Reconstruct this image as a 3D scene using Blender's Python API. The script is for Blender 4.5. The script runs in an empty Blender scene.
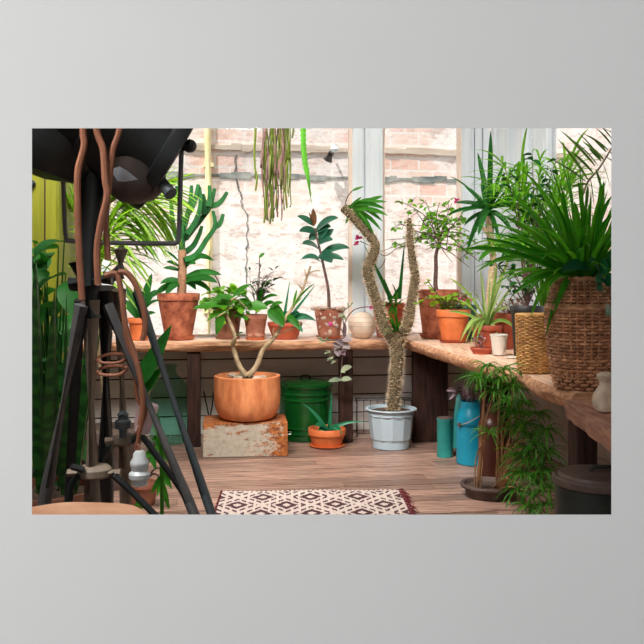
import bpy, math, random
from mathutils import Vector as V, Matrix, noise as mnoise
random.seed(11)
R = random.uniform
PI = math.pi
scn = bpy.context.scene
col = scn.collection

# ------------------------------------------------------------------ camera
CH, F = 1.21, 805.0                       # lens height, focal length in pixels of a 644 frame
HZ = 280.0                                # row of the horizon
cam = bpy.data.cameras.new('camera'); camo = bpy.data.objects.new('camera', cam); col.objects.link(camo)
camo.location = (0, 0, CH); camo.rotation_euler = (PI/2, 0, 0)
cam.sensor_width = 36.0; cam.lens = 36.0*F/644.0
cam.shift_y = -(322.0-HZ)/644.0
cam.clip_start = 0.05; cam.clip_end = 100
scn.camera = camo

# ------------------------------------------------------------------ light
w = bpy.data.worlds.new('world'); scn.world = w; w.use_nodes = True
bg = w.node_tree.nodes['Background']; bg.inputs[0].default_value = (0.93, 0.97, 1.0, 1); bg.inputs[1].default_value = 1.15
def sun(name, energy, direction, angle, color):
    l = bpy.data.lights.new(name, 'SUN'); l.energy = energy; l.angle = angle; l.color = color
    o = bpy.data.objects.new(name, l); col.objects.link(o)
    o.rotation_euler = V(direction).to_track_quat('-Z', 'Y').to_euler()
def area(name, energy, loc, aim, sx, sy, color=(1, 1, 1), spread=180):
    l = bpy.data.lights.new(name, 'AREA'); l.shape = 'RECTANGLE'; l.size = sx; l.size_y = sy
    l.energy = energy; l.color = color; l.spread = math.radians(spread)
    o = bpy.data.objects.new(name, l); col.objects.link(o); o.location = loc
    o.rotation_euler = (V(aim)-V(loc)).to_track_quat('-Z', 'Y').to_euler()
sun('sun', 4.5, (0.34, 0.45, -0.85), 0.02, (1.0, 0.97, 0.94))
area('overhead_fill', 90, (-0.7, 3.4, 3.2), (-0.3, 6.1, 0.3), 2.4, 0.5, (1.0, 0.96, 0.92), 110)  # added fill under the closed ceiling, in place of daylight from above
area('tripod_fill', 11, (-1.05, 1.85, 2.5), (-0.65, 2.5, 0.9), 0.8, 0.5, (1.0, 0.97, 0.94), 90)  # added fill to brighten the camera side of the tripod
area('wall_fill', 42, (-2.3, -0.6, 1.9), (-0.6, 1.5, 1.3), 1.2, 1.2, (1.0, 0.98, 0.96))  # added unseen lamp that lightens the left of the grey wall
scn.view_settings.view_transform = 'Standard'; scn.view_settings.look = 'None'
scn.view_settings.exposure = 0.0; scn.view_settings.gamma = 1.0
scn.view_settings.use_curve_mapping = False
scn.cycles.use_denoising = True
scn.cycles.max_bounces = 10; scn.cycles.transparent_max_bounces = 12

# ------------------------------------------------------------------ coordinates
def P(px, py, Y): return V(((px-322.0)/F*Y, Y, CH-(py-HZ)/F*Y))
def PP(pts, Y, j=0.0): return [P(p[0], p[1], Y+(p[2] if len(p) > 2 else 0)+R(-j, j)) for p in pts]
A = math.radians(8.4)
U, W_ = V((math.cos(A), math.sin(A), 0)), V((-math.sin(A), math.cos(A), 0))
O = V((0, 6.005, 0))
def S(s, t, z=0.0): return O+U*s+W_*t+V((0, 0, z))
ROOM = Matrix.Rotation(A, 4, 'Z')
TOP = 0.765                                # worktop height
def on_top(px, Y, z=TOP): return V(((px-322.0)/F*Y, Y, z))

# ------------------------------------------------------------------ materials
def _nt(name):
    m = bpy.data.materials.new(name); m.use_nodes = True
    nt = m.node_tree; return m, nt, nt.nodes['Principled BSDF']
def _ramp(nt, fac, stops):
    r = nt.nodes.new('ShaderNodeValToRGB'); e = r.color_ramp.elements
    while len(e) < len(stops): e.new(0.5)
    for i, (p, c) in enumerate(stops): e[i].position = p; e[i].color = (*c, 1)
    nt.links.new(fac, r.inputs[0]); return r.outputs[0]
def _tex(nt, scale=(1, 1, 1), rot=(0, 0, 0)):
    tc = nt.nodes.new('ShaderNodeTexCoord'); mp = nt.nodes.new('ShaderNodeMapping')
    mp.inputs['Scale'].default_value = scale; mp.inputs['Rotation'].default_value = rot
    nt.links.new(tc.outputs['Object'], mp.inputs[0]); return mp.outputs[0]
def _noise(nt, vec, scale, detail=4, rough=0.6):
    n = nt.nodes.new('ShaderNodeTexNoise'); n.inputs['Scale'].default_value = scale
    n.inputs['Detail'].default_value = detail; n.inputs['Roughness'].default_value = rough
    nt.links.new(vec, n.inputs['Vector']); return n.outputs['Fac']
def _mix(nt, fac, a, b, mode='MIX'):
    m = nt.nodes.new('ShaderNodeMix'); m.data_type = 'RGBA'; m.blend_type = mode
    for s, v in ((0, fac), (6, a), (7, b)):
        if hasattr(v, 'links'): nt.links.new(v, m.inputs[s])
        elif s == 0: m.inputs[s].default_value = v
        else: m.inputs[s].default_value = (*v, 1)
    return m.outputs[2]
def _bump(nt, b, h, strength, dist=0.01):
    n = nt.nodes.new('ShaderNodeBump'); n.inputs['Strength'].default_value = strength; n.inputs['Distance'].default_value = dist
    nt.links.new(h, n.inputs['Height']); nt.links.new(n.outputs[0], b.inputs['Normal'])
def mottled(name, c1, c2, scale=8, rough=0.7, stretch=(1, 1, 1), bump=0.15, metal=0.0, lo=0.35, hi=0.65, spec=0.5, island=0.0, rot=(0, 0, 0), coat=0.0):
    m, nt, b = _nt(name)
    f = _noise(nt, _tex(nt, stretch, rot), scale)
    c = _ramp(nt, f, [(lo, c1), (hi, c2)])
    if island:
        g = nt.nodes.new('ShaderNodeNewGeometry')
        k = _ramp(nt, g.outputs['Random Per Island'], [(0, (1-island,)*3), (1, (1+island,)*3)])
        c = _mix(nt, 1.0, c, k, 'MULTIPLY')
    nt.links.new(c, b.inputs['Base Color']); b.inputs['Roughness'].default_value = rough
    b.inputs['Metallic'].default_value = metal; b.inputs['Specular IOR Level'].default_value = spec
    b.inputs['Coat Weight'].default_value = coat
    if bump: _bump(nt, b, f, bump)
    return m
def leafy(name, c1, c2, rough=0.42, trans=0.3, coat=0.0, spec=0.25):
    m, nt, b = _nt(name)
    g = nt.nodes.new('ShaderNodeNewGeometry')
    c = _ramp(nt, g.outputs['Random Per Island'], [(0.0, c1), (1.0, c2)])
    f = _noise(nt, _tex(nt), 14, 2)
    c = _mix(nt, 1.0, c, _ramp(nt, f, [(0.3, (0.8,)*3), (0.7, (1.15,)*3)]), 'MULTIPLY')
    nt.links.new(c, b.inputs['Base Color']); b.inputs['Roughness'].default_value = rough
    b.inputs['Coat Weight'].default_value = coat; b.inputs['Specular IOR Level'].default_value = spec
    t = nt.nodes.new('ShaderNodeBsdfTranslucent'); mx = nt.nodes.new('ShaderNodeMixShader')
    nt.links.new(_mix(nt, 1.0, c, (1.5, 1.6, 0.7), 'MULTIPLY'), t.inputs[0])
    mx.inputs[0].default_value = trans
    nt.links.new(b.outputs[0], mx.inputs[1]); nt.links.new(t.outputs[0], mx.inputs[2])
    nt.links.new(mx.outputs[0], nt.nodes['Material Output'].inputs[0]); return m
M = {}
M['terracotta'] = mottled('terracotta', (0.20, 0.040, 0.016), (0.52, 0.16, 0.075), 13, 0.8, lo=0.36, hi=0.66)
M['terracotta_dusty'] = mottled('terracotta_dusty', (0.26, 0.07, 0.036), (0.46, 0.19, 0.12), 7, 0.85)
M['terracotta_bright'] = mottled('terracotta_bright', (0.60, 0.13, 0.03), (0.74, 0.20, 0.06), 12, 0.6)
M['terracotta_red'] = mottled('terracotta_red', (0.36, 0.06, 0.025), (0.47, 0.095, 0.04), 9, 0.6)
M['terracotta_pale'] = mottled('terracotta_pale', (0.62, 0.18, 0.06), (0.90, 0.35, 0.14), 5, 0.7, stretch=(3, 3, 0.9), bump=0.2)
M['limed'] = mottled('limed_clay', (0.40, 0.10, 0.05), (0.72, 0.50, 0.38), 22, 0.9, lo=0.45, hi=0.7)
M['brown_glaze'] = mottled('brown_glaze', (0.16, 0.055, 0.03), (0.26, 0.10, 0.055), 8, 0.5)
M['soil'] = mottled('soil', (0.045, 0.028, 0.018), (0.12, 0.075, 0.05), 40, 0.95, bump=0.6)
M['pebble'] = mottled('pebble', (0.5, 0.45, 0.4), (0.75, 0.7, 0.64), 12, 0.7, island=0.3)
M['shell'] = mottled('shell', (0.36, 0.24, 0.18), (0.60, 0.47, 0.38), 12, 0.8, island=0.2)
M['wood_top'] = mottled('worktop_wood', (0.52, 0.29, 0.18), (0.84, 0.60, 0.46), 5, 0.5, stretch=(0.8, 9, 9), bump=0.25, rot=(0, 0, -A))
M['wood_top_side'] = mottled('side_worktop_wood', (0.50, 0.27, 0.16), (0.82, 0.57, 0.42), 5, 0.5, stretch=(9, 0.8, 9), bump=0.25, rot=(0, 0, -A))
M['bark_edge'] = mottled('live_edge', (0.36, 0.15, 0.07), (0.72, 0.40, 0.23), 9, 0.8, stretch=(1.0, 3, 5), bump=0.8, rot=(0, 0, -A))
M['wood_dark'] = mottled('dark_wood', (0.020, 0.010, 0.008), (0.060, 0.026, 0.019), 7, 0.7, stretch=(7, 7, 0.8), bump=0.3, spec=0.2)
M['wood_low'] = mottled('low_plank_wood', (0.16, 0.06, 0.036), (0.40, 0.19, 0.115), 6, 0.6, stretch=(7, 0.9, 7), bump=0.3)
M['deck'] = mottled('floor_boards', (0.13, 0.075, 0.058), (0.58, 0.36, 0.275), 7, 0.36, stretch=(0.7, 12, 12), bump=0.3, island=0.32, rot=(0, 0, -A))
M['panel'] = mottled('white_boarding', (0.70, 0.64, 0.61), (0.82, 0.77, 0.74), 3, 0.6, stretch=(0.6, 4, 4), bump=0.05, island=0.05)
M['white_paint'] = mottled('white_window_paint', (0.70, 0.76, 0.80), (0.80, 0.85, 0.88), 4, 0.5, stretch=(5, 5, 0.4), bump=0.05)
M['cream_paint'] = mottled('cream_sash_paint', (0.80, 0.62, 0.50), (0.86, 0.72, 0.62), 4, 0.5, bump=0.05)
M['grey_wall'] = mottled('grey_wall_paint', (0.60, 0.595, 0.59), (0.615, 0.61, 0.605), 2, 0.9, bump=0.0)
M['plain_floor'] = mottled('front_floor', (0.30, 0.29, 0.28), (0.36, 0.35, 0.34), 3, 0.7)
M['ceiling'] = mottled('ceiling_paint', (0.72, 0.71, 0.70), (0.78, 0.77, 0.76), 2, 0.8)
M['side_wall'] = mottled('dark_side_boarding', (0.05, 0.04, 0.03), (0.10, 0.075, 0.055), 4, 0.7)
M['black_metal'] = mottled('black_metal', (0.008, 0.011, 0.012), (0.016, 0.02, 0.021), 6, 0.42, metal=0.0)
M['grey_metal'] = mottled('grey_metal', (0.12, 0.12, 0.125), (0.18, 0.17, 0.165), 9, 0.5, metal=0.2)
M['blue_metal'] = mottled('blue_grey_metal', (0.07, 0.09, 0.10), (0.11, 0.13, 0.14), 9, 0.5, metal=0.2)
M['brown_metal'] = mottled('brown_metal', (0.20, 0.155, 0.12), (0.34, 0.27, 0.20), 6, 0.6, stretch=(4, 4, .6))
M['warm_hood'] = mottled('brown_hood', (0.06, 0.042, 0.036), (0.095, 0.068, 0.06), 6, 0.5)
M['glint'] = mottled('pale_glint', (0.38, 0.43, 0.50), (0.60, 0.66, 0.74), 8, 0.35, metal=0.3, bump=0)
M['cable'] = mottled('brown_cable', (0.25, 0.09, 0.045), (0.36, 0.145, 0.08), 10, 0.6)
M['porcelain'] = mottled('white_porcelain', (0.62, 0.68, 0.70), (0.74, 0.79, 0.80), 5, 0.3, bump=0)
M['pink_paper'] = mottled('pale_pink_paper', (0.70, 0.50, 0.53), (0.80, 0.62, 0.64), 8, 0.7)
M['stump'] = mottled('pale_cut_wood', (0.50, 0.24, 0.13), (0.70, 0.40, 0.25), 6, 0.7)
M['yellow'] = mottled('yellow_green_paint', (0.15, 0.16, 0.008), (0.22, 0.22, 0.012), 3, 0.5, stretch=(6, 6, .5))
M['green_enamel'] = mottled('green_enamel', (0.002, 0.060, 0.008), (0.004, 0.085, 0.012), 5, 0.25, bump=0.02, coat=0.4)
M['white_plastic'] = mottled('pale_blue_plastic', (0.44, 0.55, 0.62), (0.50, 0.61, 0.68), 5, 0.4, bump=0)
M['teal'] = mottled('teal_paint', (0.015, 0.24, 0.22), (0.03, 0.33, 0.30), 6, 0.45)
M['blue_enamel'] = mottled('blue_enamel', (0.005, 0.27, 0.42), (0.01, 0.35, 0.52), 5, 0.35, bump=0.03)
M['steel_wire'] = mottled('steel_wire', (0.5, 0.5, 0.5), (0.7, 0.7, 0.7), 9, 0.35, metal=0.8, bump=0)
M['dark_wire'] = mottled('dark_wire', (0.03, 0.028, 0.027), (0.05, 0.045, 0.04), 9, 0.5, bump=0)
M['brown_jug'] = mottled('brown_jug_glaze', (0.06, 0.016, 0.010), (0.10, 0.028, 0.016), 5, 0.35, bump=0.05)
M['dark_clay'] = mottled('dark_clay', (0.085, 0.055, 0.045), (0.15, 0.10, 0.085), 8, 0.7)
M['bin_body'] = mottled('dark_bin_paint', (0.016, 0.020, 0.017), (0.030, 0.033, 0.028), 5, 0.5, spec=0.25)
M['bin_lid'] = mottled('brown_bin_lid', (0.055, 0.036, 0.030), (0.115, 0.076, 0.062), 6, 0.5, spec=0.3)
M['stone'] = mottled('pale_stone', (0.40, 0.30, 0.22), (0.62, 0.50, 0.39), 12, 0.85)
M['cream_ball'] = mottled('cream_ceramic', (0.78, 0.60, 0.46), (0.86, 0.71, 0.58), 7, 0.5, bump=0.03)
M['groove'] = mottled('dark_groove', (0.42, 0.30, 0.22), (0.5, 0.36, 0.27), 7, 0.7)
M['white_cup'] = mottled('white_cup', (0.70, 0.64, 0.56), (0.80, 0.75, 0.68), 7, 0.6)
M['black_plastic'] = mottled('black_plastic', (0.012, 0.012, 0.013), (0.022, 0.022, 0.023), 7, 0.4, bump=0)
M['dark_green_plastic'] = mottled('dark_green_plastic', (0.006, 0.06, 0.02), (0.01, 0.085, 0.03), 7, 0.4, bump=0)
M['wicker_gold'] = mottled('golden_wicker', (0.42, 0.19, 0.05), (0.72, 0.40, 0.13), 30, 0.6, island=0.25)
M['wicker_brown'] = mottled('brown_wicker', (0.32, 0.135, 0.06), (0.64, 0.32, 0.17), 26, 0.6, island=0.3)
M['bark'] = mottled('grey_brown_bark', (0.22, 0.15, 0.09), (0.42, 0.30, 0.19), 30, 0.85, bump=0.6)
M['pale_stem'] = mottled('pale_stem', (0.30, 0.20, 0.11), (0.54, 0.41, 0.25), 20, 0.8)
M['dracaena_trunk'] = mottled('ringed_trunk', (0.46, 0.30, 0.17), (0.74, 0.56, 0.37), 30, 0.85, stretch=(1, 1, 3), bump=0.6)
M['brown_trunk'] = mottled('brown_trunk', (0.26, 0.12, 0.06), (0.46, 0.25, 0.14), 24, 0.8, bump=0.5)
M['dark_stem'] = mottled('dark_stem', (0.10, 0.05, 0.04), (0.20, 0.11, 0.09), 20, 0.7)
M['thorn_trunk'] = mottled('thorny_trunk', (0.07, 0.055, 0.028), (0.21, 0.15, 0.08), 45, 0.85, bump=0.8)
M['thorn'] = mottled('thorn', (0.48, 0.34, 0.20), (0.68, 0.54, 0.38), 10, 0.7, bump=0)
M['cactus'] = mottled('cactus_skin', (0.008, 0.085, 0.018), (0.02, 0.16, 0.03), 10, 0.6, bump=0.1, spec=0.2)
M['reed'] = mottled('reed_stem', (0.34, 0.17, 0.08), (0.46, 0.26, 0.13), 10, 0.6)
M['outer_ledge'] = mottled('pale_stone_ledge', (0.50, 0.40, 0.31), (0.66, 0.56, 0.46), 5, 0.9, stretch=(0.4, 2, 5))
M['moss_ledge'] = mottled('mossy_ledge', (0.12, 0.15, 0.14), (0.42, 0.42, 0.38), 5, 0.9, stretch=(1, 2, 2))
M['crack'] = mottled('dark_crack', (0.10, 0.10, 0.10), (0.30, 0.28, 0.26), 6, 0.9)
M['yellow_pipe'] = mottled('yellow_pipe', (0.88, 0.74, 0.34), (0.95, 0.84, 0.50), 6, 0.6)
M['yard'] = mottled('yard_ground', (0.55, 0.52, 0.48), (0.68, 0.65, 0.60), 4, 0.9)
M['cream_rug'] = mottled('cream_wool', (0.58, 0.47, 0.42), (0.68, 0.57, 0.51), 60, 0.95, bump=0.5)
M['maroon_rug'] = mottled('dark_maroon_wool', (0.055, 0.018, 0.024), (0.085, 0.03, 0.035), 60, 0.95, bump=0.5)
M['fringe'] = mottled('maroon_fringe', (0.12, 0.018, 0.028), (0.22, 0.035, 0.045), 40, 0.95)
M['magenta'] = leafy('magenta_petals', (0.60, 0.03, 0.28), (0.80, 0.10, 0.42), 0.5, 0.3)
L = {}
L['rubber'] = leafy('rubber_leaf', (0.012, 0.095, 0.05), (0.035, 0.17, 0.10), 0.3, 0.12, 0.5, 0.5)
L['bud'] = leafy('young_rubber_leaf', (0.16, 0.07, 0.03), (0.20, 0.09, 0.04), 0.3, 0.2)
L['mid'] = leafy('mid_green_leaf', (0.015, 0.13, 0.012), (0.07, 0.28, 0.025), 0.4, 0.45)
L['deep'] = leafy('deep_green_leaf', (0.007, 0.075, 0.010), (0.022, 0.15, 0.020), 0.5, 0.22)
L['bright'] = leafy('bright_leaf', (0.10, 0.34, 0.02), (0.24, 0.50, 0.045), 0.45, 0.45)
L['lime'] = leafy('lime_leaf', (0.19, 0.38, 0.03), (0.38, 0.55, 0.06), 0.45, 0.45)
L['strap'] = leafy('strap_leaf', (0.022, 0.20, 0.012), (0.11, 0.38, 0.03), 0.35, 0.45)
L['palm'] = leafy('palm_leaflet', (0.13, 0.30, 0.03), (0.32, 0.48, 0.06), 0.45, 0.45)
L['frond'] = leafy('dark_frond', (0.04, 0.13, 0.02), (0.16, 0.26, 0.06), 0.45, 0.3)
L['spider'] = leafy('pale_striped_leaf', (0.20, 0.36, 0.07), (0.42, 0.52, 0.20), 0.45, 0.3)
L['aloe'] = leafy('blue_green_leaf', (0.012, 0.14, 0.06), (0.03, 0.24, 0.11), 0.4, 0.12)
L['hang'] = leafy('hanging_stem_green', (0.06, 0.08, 0.012), (0.15, 0.20, 0.03), 0.5, 0.2)
L['ric'] = leafy('strap_cactus_green', (0.07, 0.27, 0.02), (0.10, 0.33, 0.03), 0.45, 0.3)
L['purple'] = leafy('purple_grey_leaf', (0.15, 0.09, 0.11), (0.44, 0.36, 0.38), 0.45, 0.2)
L['greyleaf'] = leafy('grey_green_leaf', (0.20, 0.26, 0.16), (0.36, 0.40, 0.26), 0.45, 0.2)
L['violet'] = leafy('violet_striped_leaf', (0.16, 0.06, 0.13), (0.60, 0.50, 0.56), 0.45, 0.15)
L['dusk'] = leafy('dark_purple_green_leaf', (0.02, 0.05, 0.03), (0.07, 0.10, 0.06), 0.4, 0.15)
L['sedge'] = leafy('sedge_leaf', (0.03, 0.17, 0.012), (0.11, 0.33, 0.03), 0.45, 0.3)
L['dry'] = leafy('dry_leaf', (0.24, 0.12, 0.06), (0.40, 0.22, 0.12), 0.7, 0.2)
def snake_mat():
    m, nt, b = _nt('banded_leaf')
    wv = nt.nodes.new('ShaderNodeTexWave'); wv.bands_direction = 'Z'; wv.inputs['Scale'].default_value = 5.0
    wv.inputs['Distortion'].default_value = 12.0; wv.inputs['Detail'].default_value = 3
    nt.links.new(_tex(nt), wv.inputs[0])
    nt.links.new(_ramp(nt, wv.outputs['Fac'], [(0.3, (0.012, 0.06, 0.012)), (0.7, (0.028, 0.115, 0.018))]), b.inputs['Base Color'])
    b.inputs['Roughness'].default_value = 0.4; return m
L['snake'] = snake_mat()
def glass(name, tint, rough=0.0, gl=0.07):
    m = bpy.data.materials.new(name); m.use_nodes = True; nt = m.node_tree; nt.nodes.clear()
    o = nt.nodes.new('ShaderNodeOutputMaterial'); t = nt.nodes.new('ShaderNodeBsdfTransparent'); t.inputs[0].default_value = (*tint, 1)
    g = nt.nodes.new('ShaderNodeBsdfGlossy'); g.inputs['Roughness'].default_value = 0.03
    x = nt.nodes.new('ShaderNodeMixShader'); lw = nt.nodes.new('ShaderNodeLayerWeight'); lw.inputs[0].default_value = 0.5
    pw = nt.nodes.new('ShaderNodeMath'); pw.operation = 'POWER'; nt.links.new(lw.outputs['Facing'], pw.inputs[0]); pw.inputs[1].default_value = 4.0
    ma = nt.nodes.new('ShaderNodeMath'); ma.operation = 'MULTIPLY_ADD'; nt.links.new(pw.outputs[0], ma.inputs[0]); ma.inputs[1].default_value = gl*3; ma.inputs[2].default_value = 0.015
    nt.links.new(ma.outputs[0], x.inputs[0]); nt.links.new(t.outputs[0], x.inputs[1]); nt.links.new(g.outputs[0], x.inputs[2])
    nt.links.new(x.outputs[0], o.inputs[0]); return m
M['pane'] = glass('window_glass', (0.97, 0.98, 0.98), gl=0.12)
M['bottle'] = glass('green_bottle_glass', (0.79, 0.91, 0.88), gl=0.2)
def brick_mat():
    m, nt, b = _nt('old_brick')
    vec = _tex(nt, (1, 1, 1))
    sp = nt.nodes.new('ShaderNodeSeparateXYZ'); nt.links.new(vec, sp.inputs[0])
    cb = nt.nodes.new('ShaderNodeCombineXYZ'); ad = nt.nodes.new('ShaderNodeMath'); nt.links.new(sp.outputs[0], ad.inputs[0]); nt.links.new(sp.outputs[1], ad.inputs[1])
    nt.links.new(ad.outputs[0], cb.inputs[0]); nt.links.new(sp.outputs[2], cb.inputs[1])
    br = nt.nodes.new('ShaderNodeTexBrick'); nt.links.new(cb.outputs[0], br.inputs['Vector'])
    br.inputs['Scale'].default_value = 1.0; br.inputs['Brick Width'].default_value = 0.34; br.inputs['Row Height'].default_value = 0.13
    br.inputs['Mortar Size'].default_value = 0.014; br.inputs['Mortar Smooth'].default_value = 0.5
    br.inputs['Color1'].default_value = (0.78, 0.42, 0.32, 1); br.inputs['Color2'].default_value = (0.84, 0.66, 0.54, 1)
    br.inputs['Mortar'].default_value = (0.80, 0.76, 0.70, 1)
    f = _noise(nt, vec, 1.1, 6, 0.65); f2 = _noise(nt, vec, 7, 5, 0.7)
    plaster = _ramp(nt, f2, [(0.30, (0.56, 0.47, 0.42)), (0.43, (0.84, 0.76, 0.71)), (0.7, (0.93, 0.88, 0.85))])
    f3 = _noise(nt, _tex(nt, (1.0, 1.0, 3.2)), 4.5, 8, 0.78); f4 = _noise(nt, _tex(nt, (1.0, 1.0, 2.0), (0, 0, 0)), 16, 6, 0.8)
    plaster = _mix(nt, _ramp(nt, f3, [(0.39, (0.9,)*3), (0.48, (0, 0, 0))]), plaster, (0.55, 0.42, 0.36))
    plaster = _mix(nt, _ramp(nt, f4, [(0.35, (0.8,)*3), (0.42, (0, 0, 0))]), plaster, (0.34, 0.30, 0.28))
    c = _mix(nt, _ramp(nt, f, [(0.36, (0.12,)*3), (0.53, (0.95,)*3)]), _mix(nt, _ramp(nt, f4, [(0.36, (0.8,)*3), (0.46, (0, 0, 0))]), br.outputs['Color'], (0.80, 0.70, 0.62)), plaster)
    nt.links.new(c, b.inputs['Base Color']); b.inputs['Roughness'].default_value = 0.95
    _bump(nt, b, f2, 0.5, 0.03); return m
M['brick'] = brick_mat()
def rust_mat():
    m, nt, b = _nt('rusty_cream_paint')
    vec = _tex(nt); f = _noise(nt, _tex(nt, (.7, 1, 1.6)), 15, 8, 0.75); f2 = _noise(nt, vec, 34, 4, 0.7)
    sp = nt.nodes.new('ShaderNodeSeparateXYZ'); nt.links.new(vec, sp.inputs[0])
    # chips cluster along the worn right side and the upper edge of the box
    def lin(o, a, bb):
        n = nt.nodes.new('ShaderNodeMapRange'); nt.links.new(o, n.inputs[0]); n.inputs[1].default_value = a; n.inputs[2].default_value = bb; return n.outputs[0]
    e1 = lin(sp.outputs[0], 0.08, 0.30); e2 = lin(sp.outputs[2], 0.185, 0.240)
    ad = nt.nodes.new('ShaderNodeMath'); ad.operation = 'MAXIMUM'; nt.links.new(e1, ad.inputs[0]); nt.links.new(e2, ad.inputs[1])
    ml = nt.nodes.new('ShaderNodeMath'); ml.operation = 'MULTIPLY_ADD'; nt.links.new(ad.outputs[0], ml.inputs[0]); ml.inputs[1].default_value = 0.22
    nt.links.new(f, ml.inputs[2])
    rust = _ramp(nt, f2, [(0.35, (0.07, 0.022, 0.012)), (0.5, (0.42, 0.12, 0.025)), (0.68, (0.60, 0.22, 0.05))])
    paint = _ramp(nt, f2, [(0.3, (0.46, 0.40, 0.31)), (0.6, (0.60, 0.54, 0.44))])
    c = _mix(nt, _ramp(nt, ml.outputs[0], [(0.56, (0, 0, 0)), (0.64, (1, 1, 1))]), paint, rust)
    nt.links.new(c, b.inputs['Base Color']); b.inputs['Roughness'].default_value = 0.8; _bump(nt, b, f2, 0.3); return m
M['rust'] = rust_mat()

# ------------------------------------------------------------------ mesh building
LOC = {}
def basis(d):
    d = V(d).normalized(); a = V((0, 0, 1)) if abs(d.z) < 0.95 else V((1, 0, 0))
    x = d.cross(a).normalized(); return x, x.cross(d).normalized()
PROF = {
    'strap': lambda u: (0.55+0.45*min(1, u/.2))*(1-u**5)**.8,
    'lance': lambda u: max(0, math.sin(PI*(0.08+0.92*u**.8)))**.8,
    'ovate': lambda u: max(0, math.sin(PI*min(1, 0.03+0.97*u**.85)))**.7,
    'spear': lambda u: (1-u)**.75,
    'obov': lambda u: max(0, math.sin(PI*(0.06+0.94*u**1.25)))**.7,
    'even': lambda u: 1.0 if u < .9 else 0.6,
}
class MB:
    def __init__(s): s.v = []; s.f = []; s.mi = []
    def add(s, vs, fs, mi=0):
        n = len(s.v); s.v += [V(x) for x in vs]
        for f in fs: s.f.append([i+n for i in f]); s.mi.append(mi)
    def box(s, c, size, rot=None, mi=0):
        h = V(size)*.5; vs = [V((x*h.x, y*h.y, z*h.z)) for x in (-1, 1) for y in (-1, 1) for z in (-1, 1)]
        if rot is not None: vs = [rot @ v for v in vs]
        s.add([v+V(c) for v in vs], [(0, 1, 3, 2), (4, 6, 7, 5), (0, 4, 5, 1), (2, 3, 7, 6), (0, 2, 6, 4), (1, 5, 7, 3)], mi)
    def rbox(s, a, b, mi=0):                       # box in room coordinates from corner a to corner b
        a, b = V(a), V(b); c = (a+b)/2
        s.box(S(c.x, c.y, c.z), (abs(b.x-a.x), abs(b.y-a.y), abs(b.z-a.z)), ROOM.to_3x3(), mi)
    def bbox(s, c, size, rot=None, bev=0.008):     # box with bevelled edges
        h = V(size)*.5; k = min(bev, min(h)*.9); vs = []; 
        for z, q in ((-h.z, k), (-h.z+k, 0), (h.z-k, 0), (h.z, k)):
            for x, y in ((-1, -1), (1, -1), (1, 1), (-1, 1)):
                for e in (0, 1):
                    first = (x*y > 0) == (e == 0)
                    vs.append(V((x*(h.x-q-(0 if first else k)), y*(h.y-q-(k if first else 0)), z)))
        if rot is not None: vs = [rot @ v for v in vs]
        fs = [tuple(range(7, -1, -1)), tuple(range(24, 32))]
        for r in range(3):
            for i in range(8): fs.append((r*8+i, r*8+(i+1) % 8, r*8+8+(i+1) % 8, r*8+8+i))
        s.add([v+V(c) for v in vs], fs)
    def tube(s, pts, r, n=8, cap=True, star=0.0, mi=0):
        pts = [V(p) for p in pts]; k = len(pts)
        rs = r if isinstance(r, (list, tuple)) else [r]*k
        if len(rs) != k: rs = [rs[0]+(rs[-1]-rs[0])*i/(k-1) for i in range(k)]
        vs = []; x = None
        for i, p in enumerate(pts):
            d = (pts[min(i+1, k-1)]-pts[max(i-1, 0)])
            if d.length < 1e-9: d = V((0, 0, 1))
            d.normalize()
            if x is None: x, y = basis(d)
            else:
                x = (x-d*x.dot(d)); x = x.normalized() if x.length > 1e-6 else basis(d)[0]; y = d.cross(x)
            for j in range(n):
                a = 2*PI*j/n; rr = rs[i]*(1+star*(1 if j % 2 else -1))
                vs.append(p+(x*math.cos(a)+y*math.sin(a))*rr)
        fs = [(i*n+j, i*n+(j+1) % n, (i+1)*n+(j+1) % n, (i+1)*n+j) for i in range(k-1) for j in range(n)]
        if cap: fs += [tuple(range(n-1, -1, -1)), tuple(range((k-1)*n, k*n))]
        s.add(vs, fs, mi)
    def curve(s, pts, r, n=8, sub=5, **k): s.tube(smooth(pts, sub), r, n, **k)
    def lathe(s, prof, c=(0, 0, 0), n=36, rot=None, wob=None, mi=0, cap0=True, cap1=False):
        vs = []; c = V(c)
        for r, z in prof:
            for j in range(n):
                a = 2*PI*j/n; q = r*(wob(a, z) if wob else 1); v = V((q*math.cos(a), q*math.sin(a), z))
                vs.append((rot @ v if rot is not None else v)+c)
        m = len(prof)
        fs = [(i*n+j, i*n+(j+1) % n, (i+1)*n+(j+1) % n, (i+1)*n+j) for i in range(m-1) for j in range(n)]
        if cap0: fs.append(tuple(range(n-1, -1, -1)))
        if cap1: fs.append(tuple(range((m-1)*n, m*n)))
        s.add(vs, fs, mi)
    def blade(s, pts, w, shape='strap', fold=.18, roll=0.0, mi=0):
        k = len(pts)-1; vs = []; fs = []; side = None
        for i, p in enumerate(pts):
            d = (pts[min(i+1, k)]-pts[max(i-1, 0)])
            if d.length < 1e-9: d = V((0, 0, 1))
            d.normalize()
            if side is None:
                side, _ = basis(d); side = Matrix.Rotation(roll, 3, d) @ side
            side = side-d*side.dot(d); side.normalize(); nrm = side.cross(d)
            hw = w*.5*PROF[shape](i/k)
            vs += [p-side*hw+nrm*hw*fold*2, p, p+side*hw+nrm*hw*fold*2]
        for i in range(k):
            a = i*3; fs += [(a, a+1, a+4, a+3), (a+1, a+2, a+5, a+4)]
        s.add(vs, fs, mi)
    def leaf(s, p, d, ln, w, droop=.6, shape='strap', segs=7, fold=.18, roll=0.0, mi=0):
        p = V(p); d = V(d).normalized(); pts = [p.copy()]
        for i in range(segs):
            p = p+d*ln/segs; pts.append(p.copy()); d = (d+V((0, 0, -droop/segs))).normalized()
        s.blade(pts, w, shape, fold, roll, mi); return pts[-1]
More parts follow.
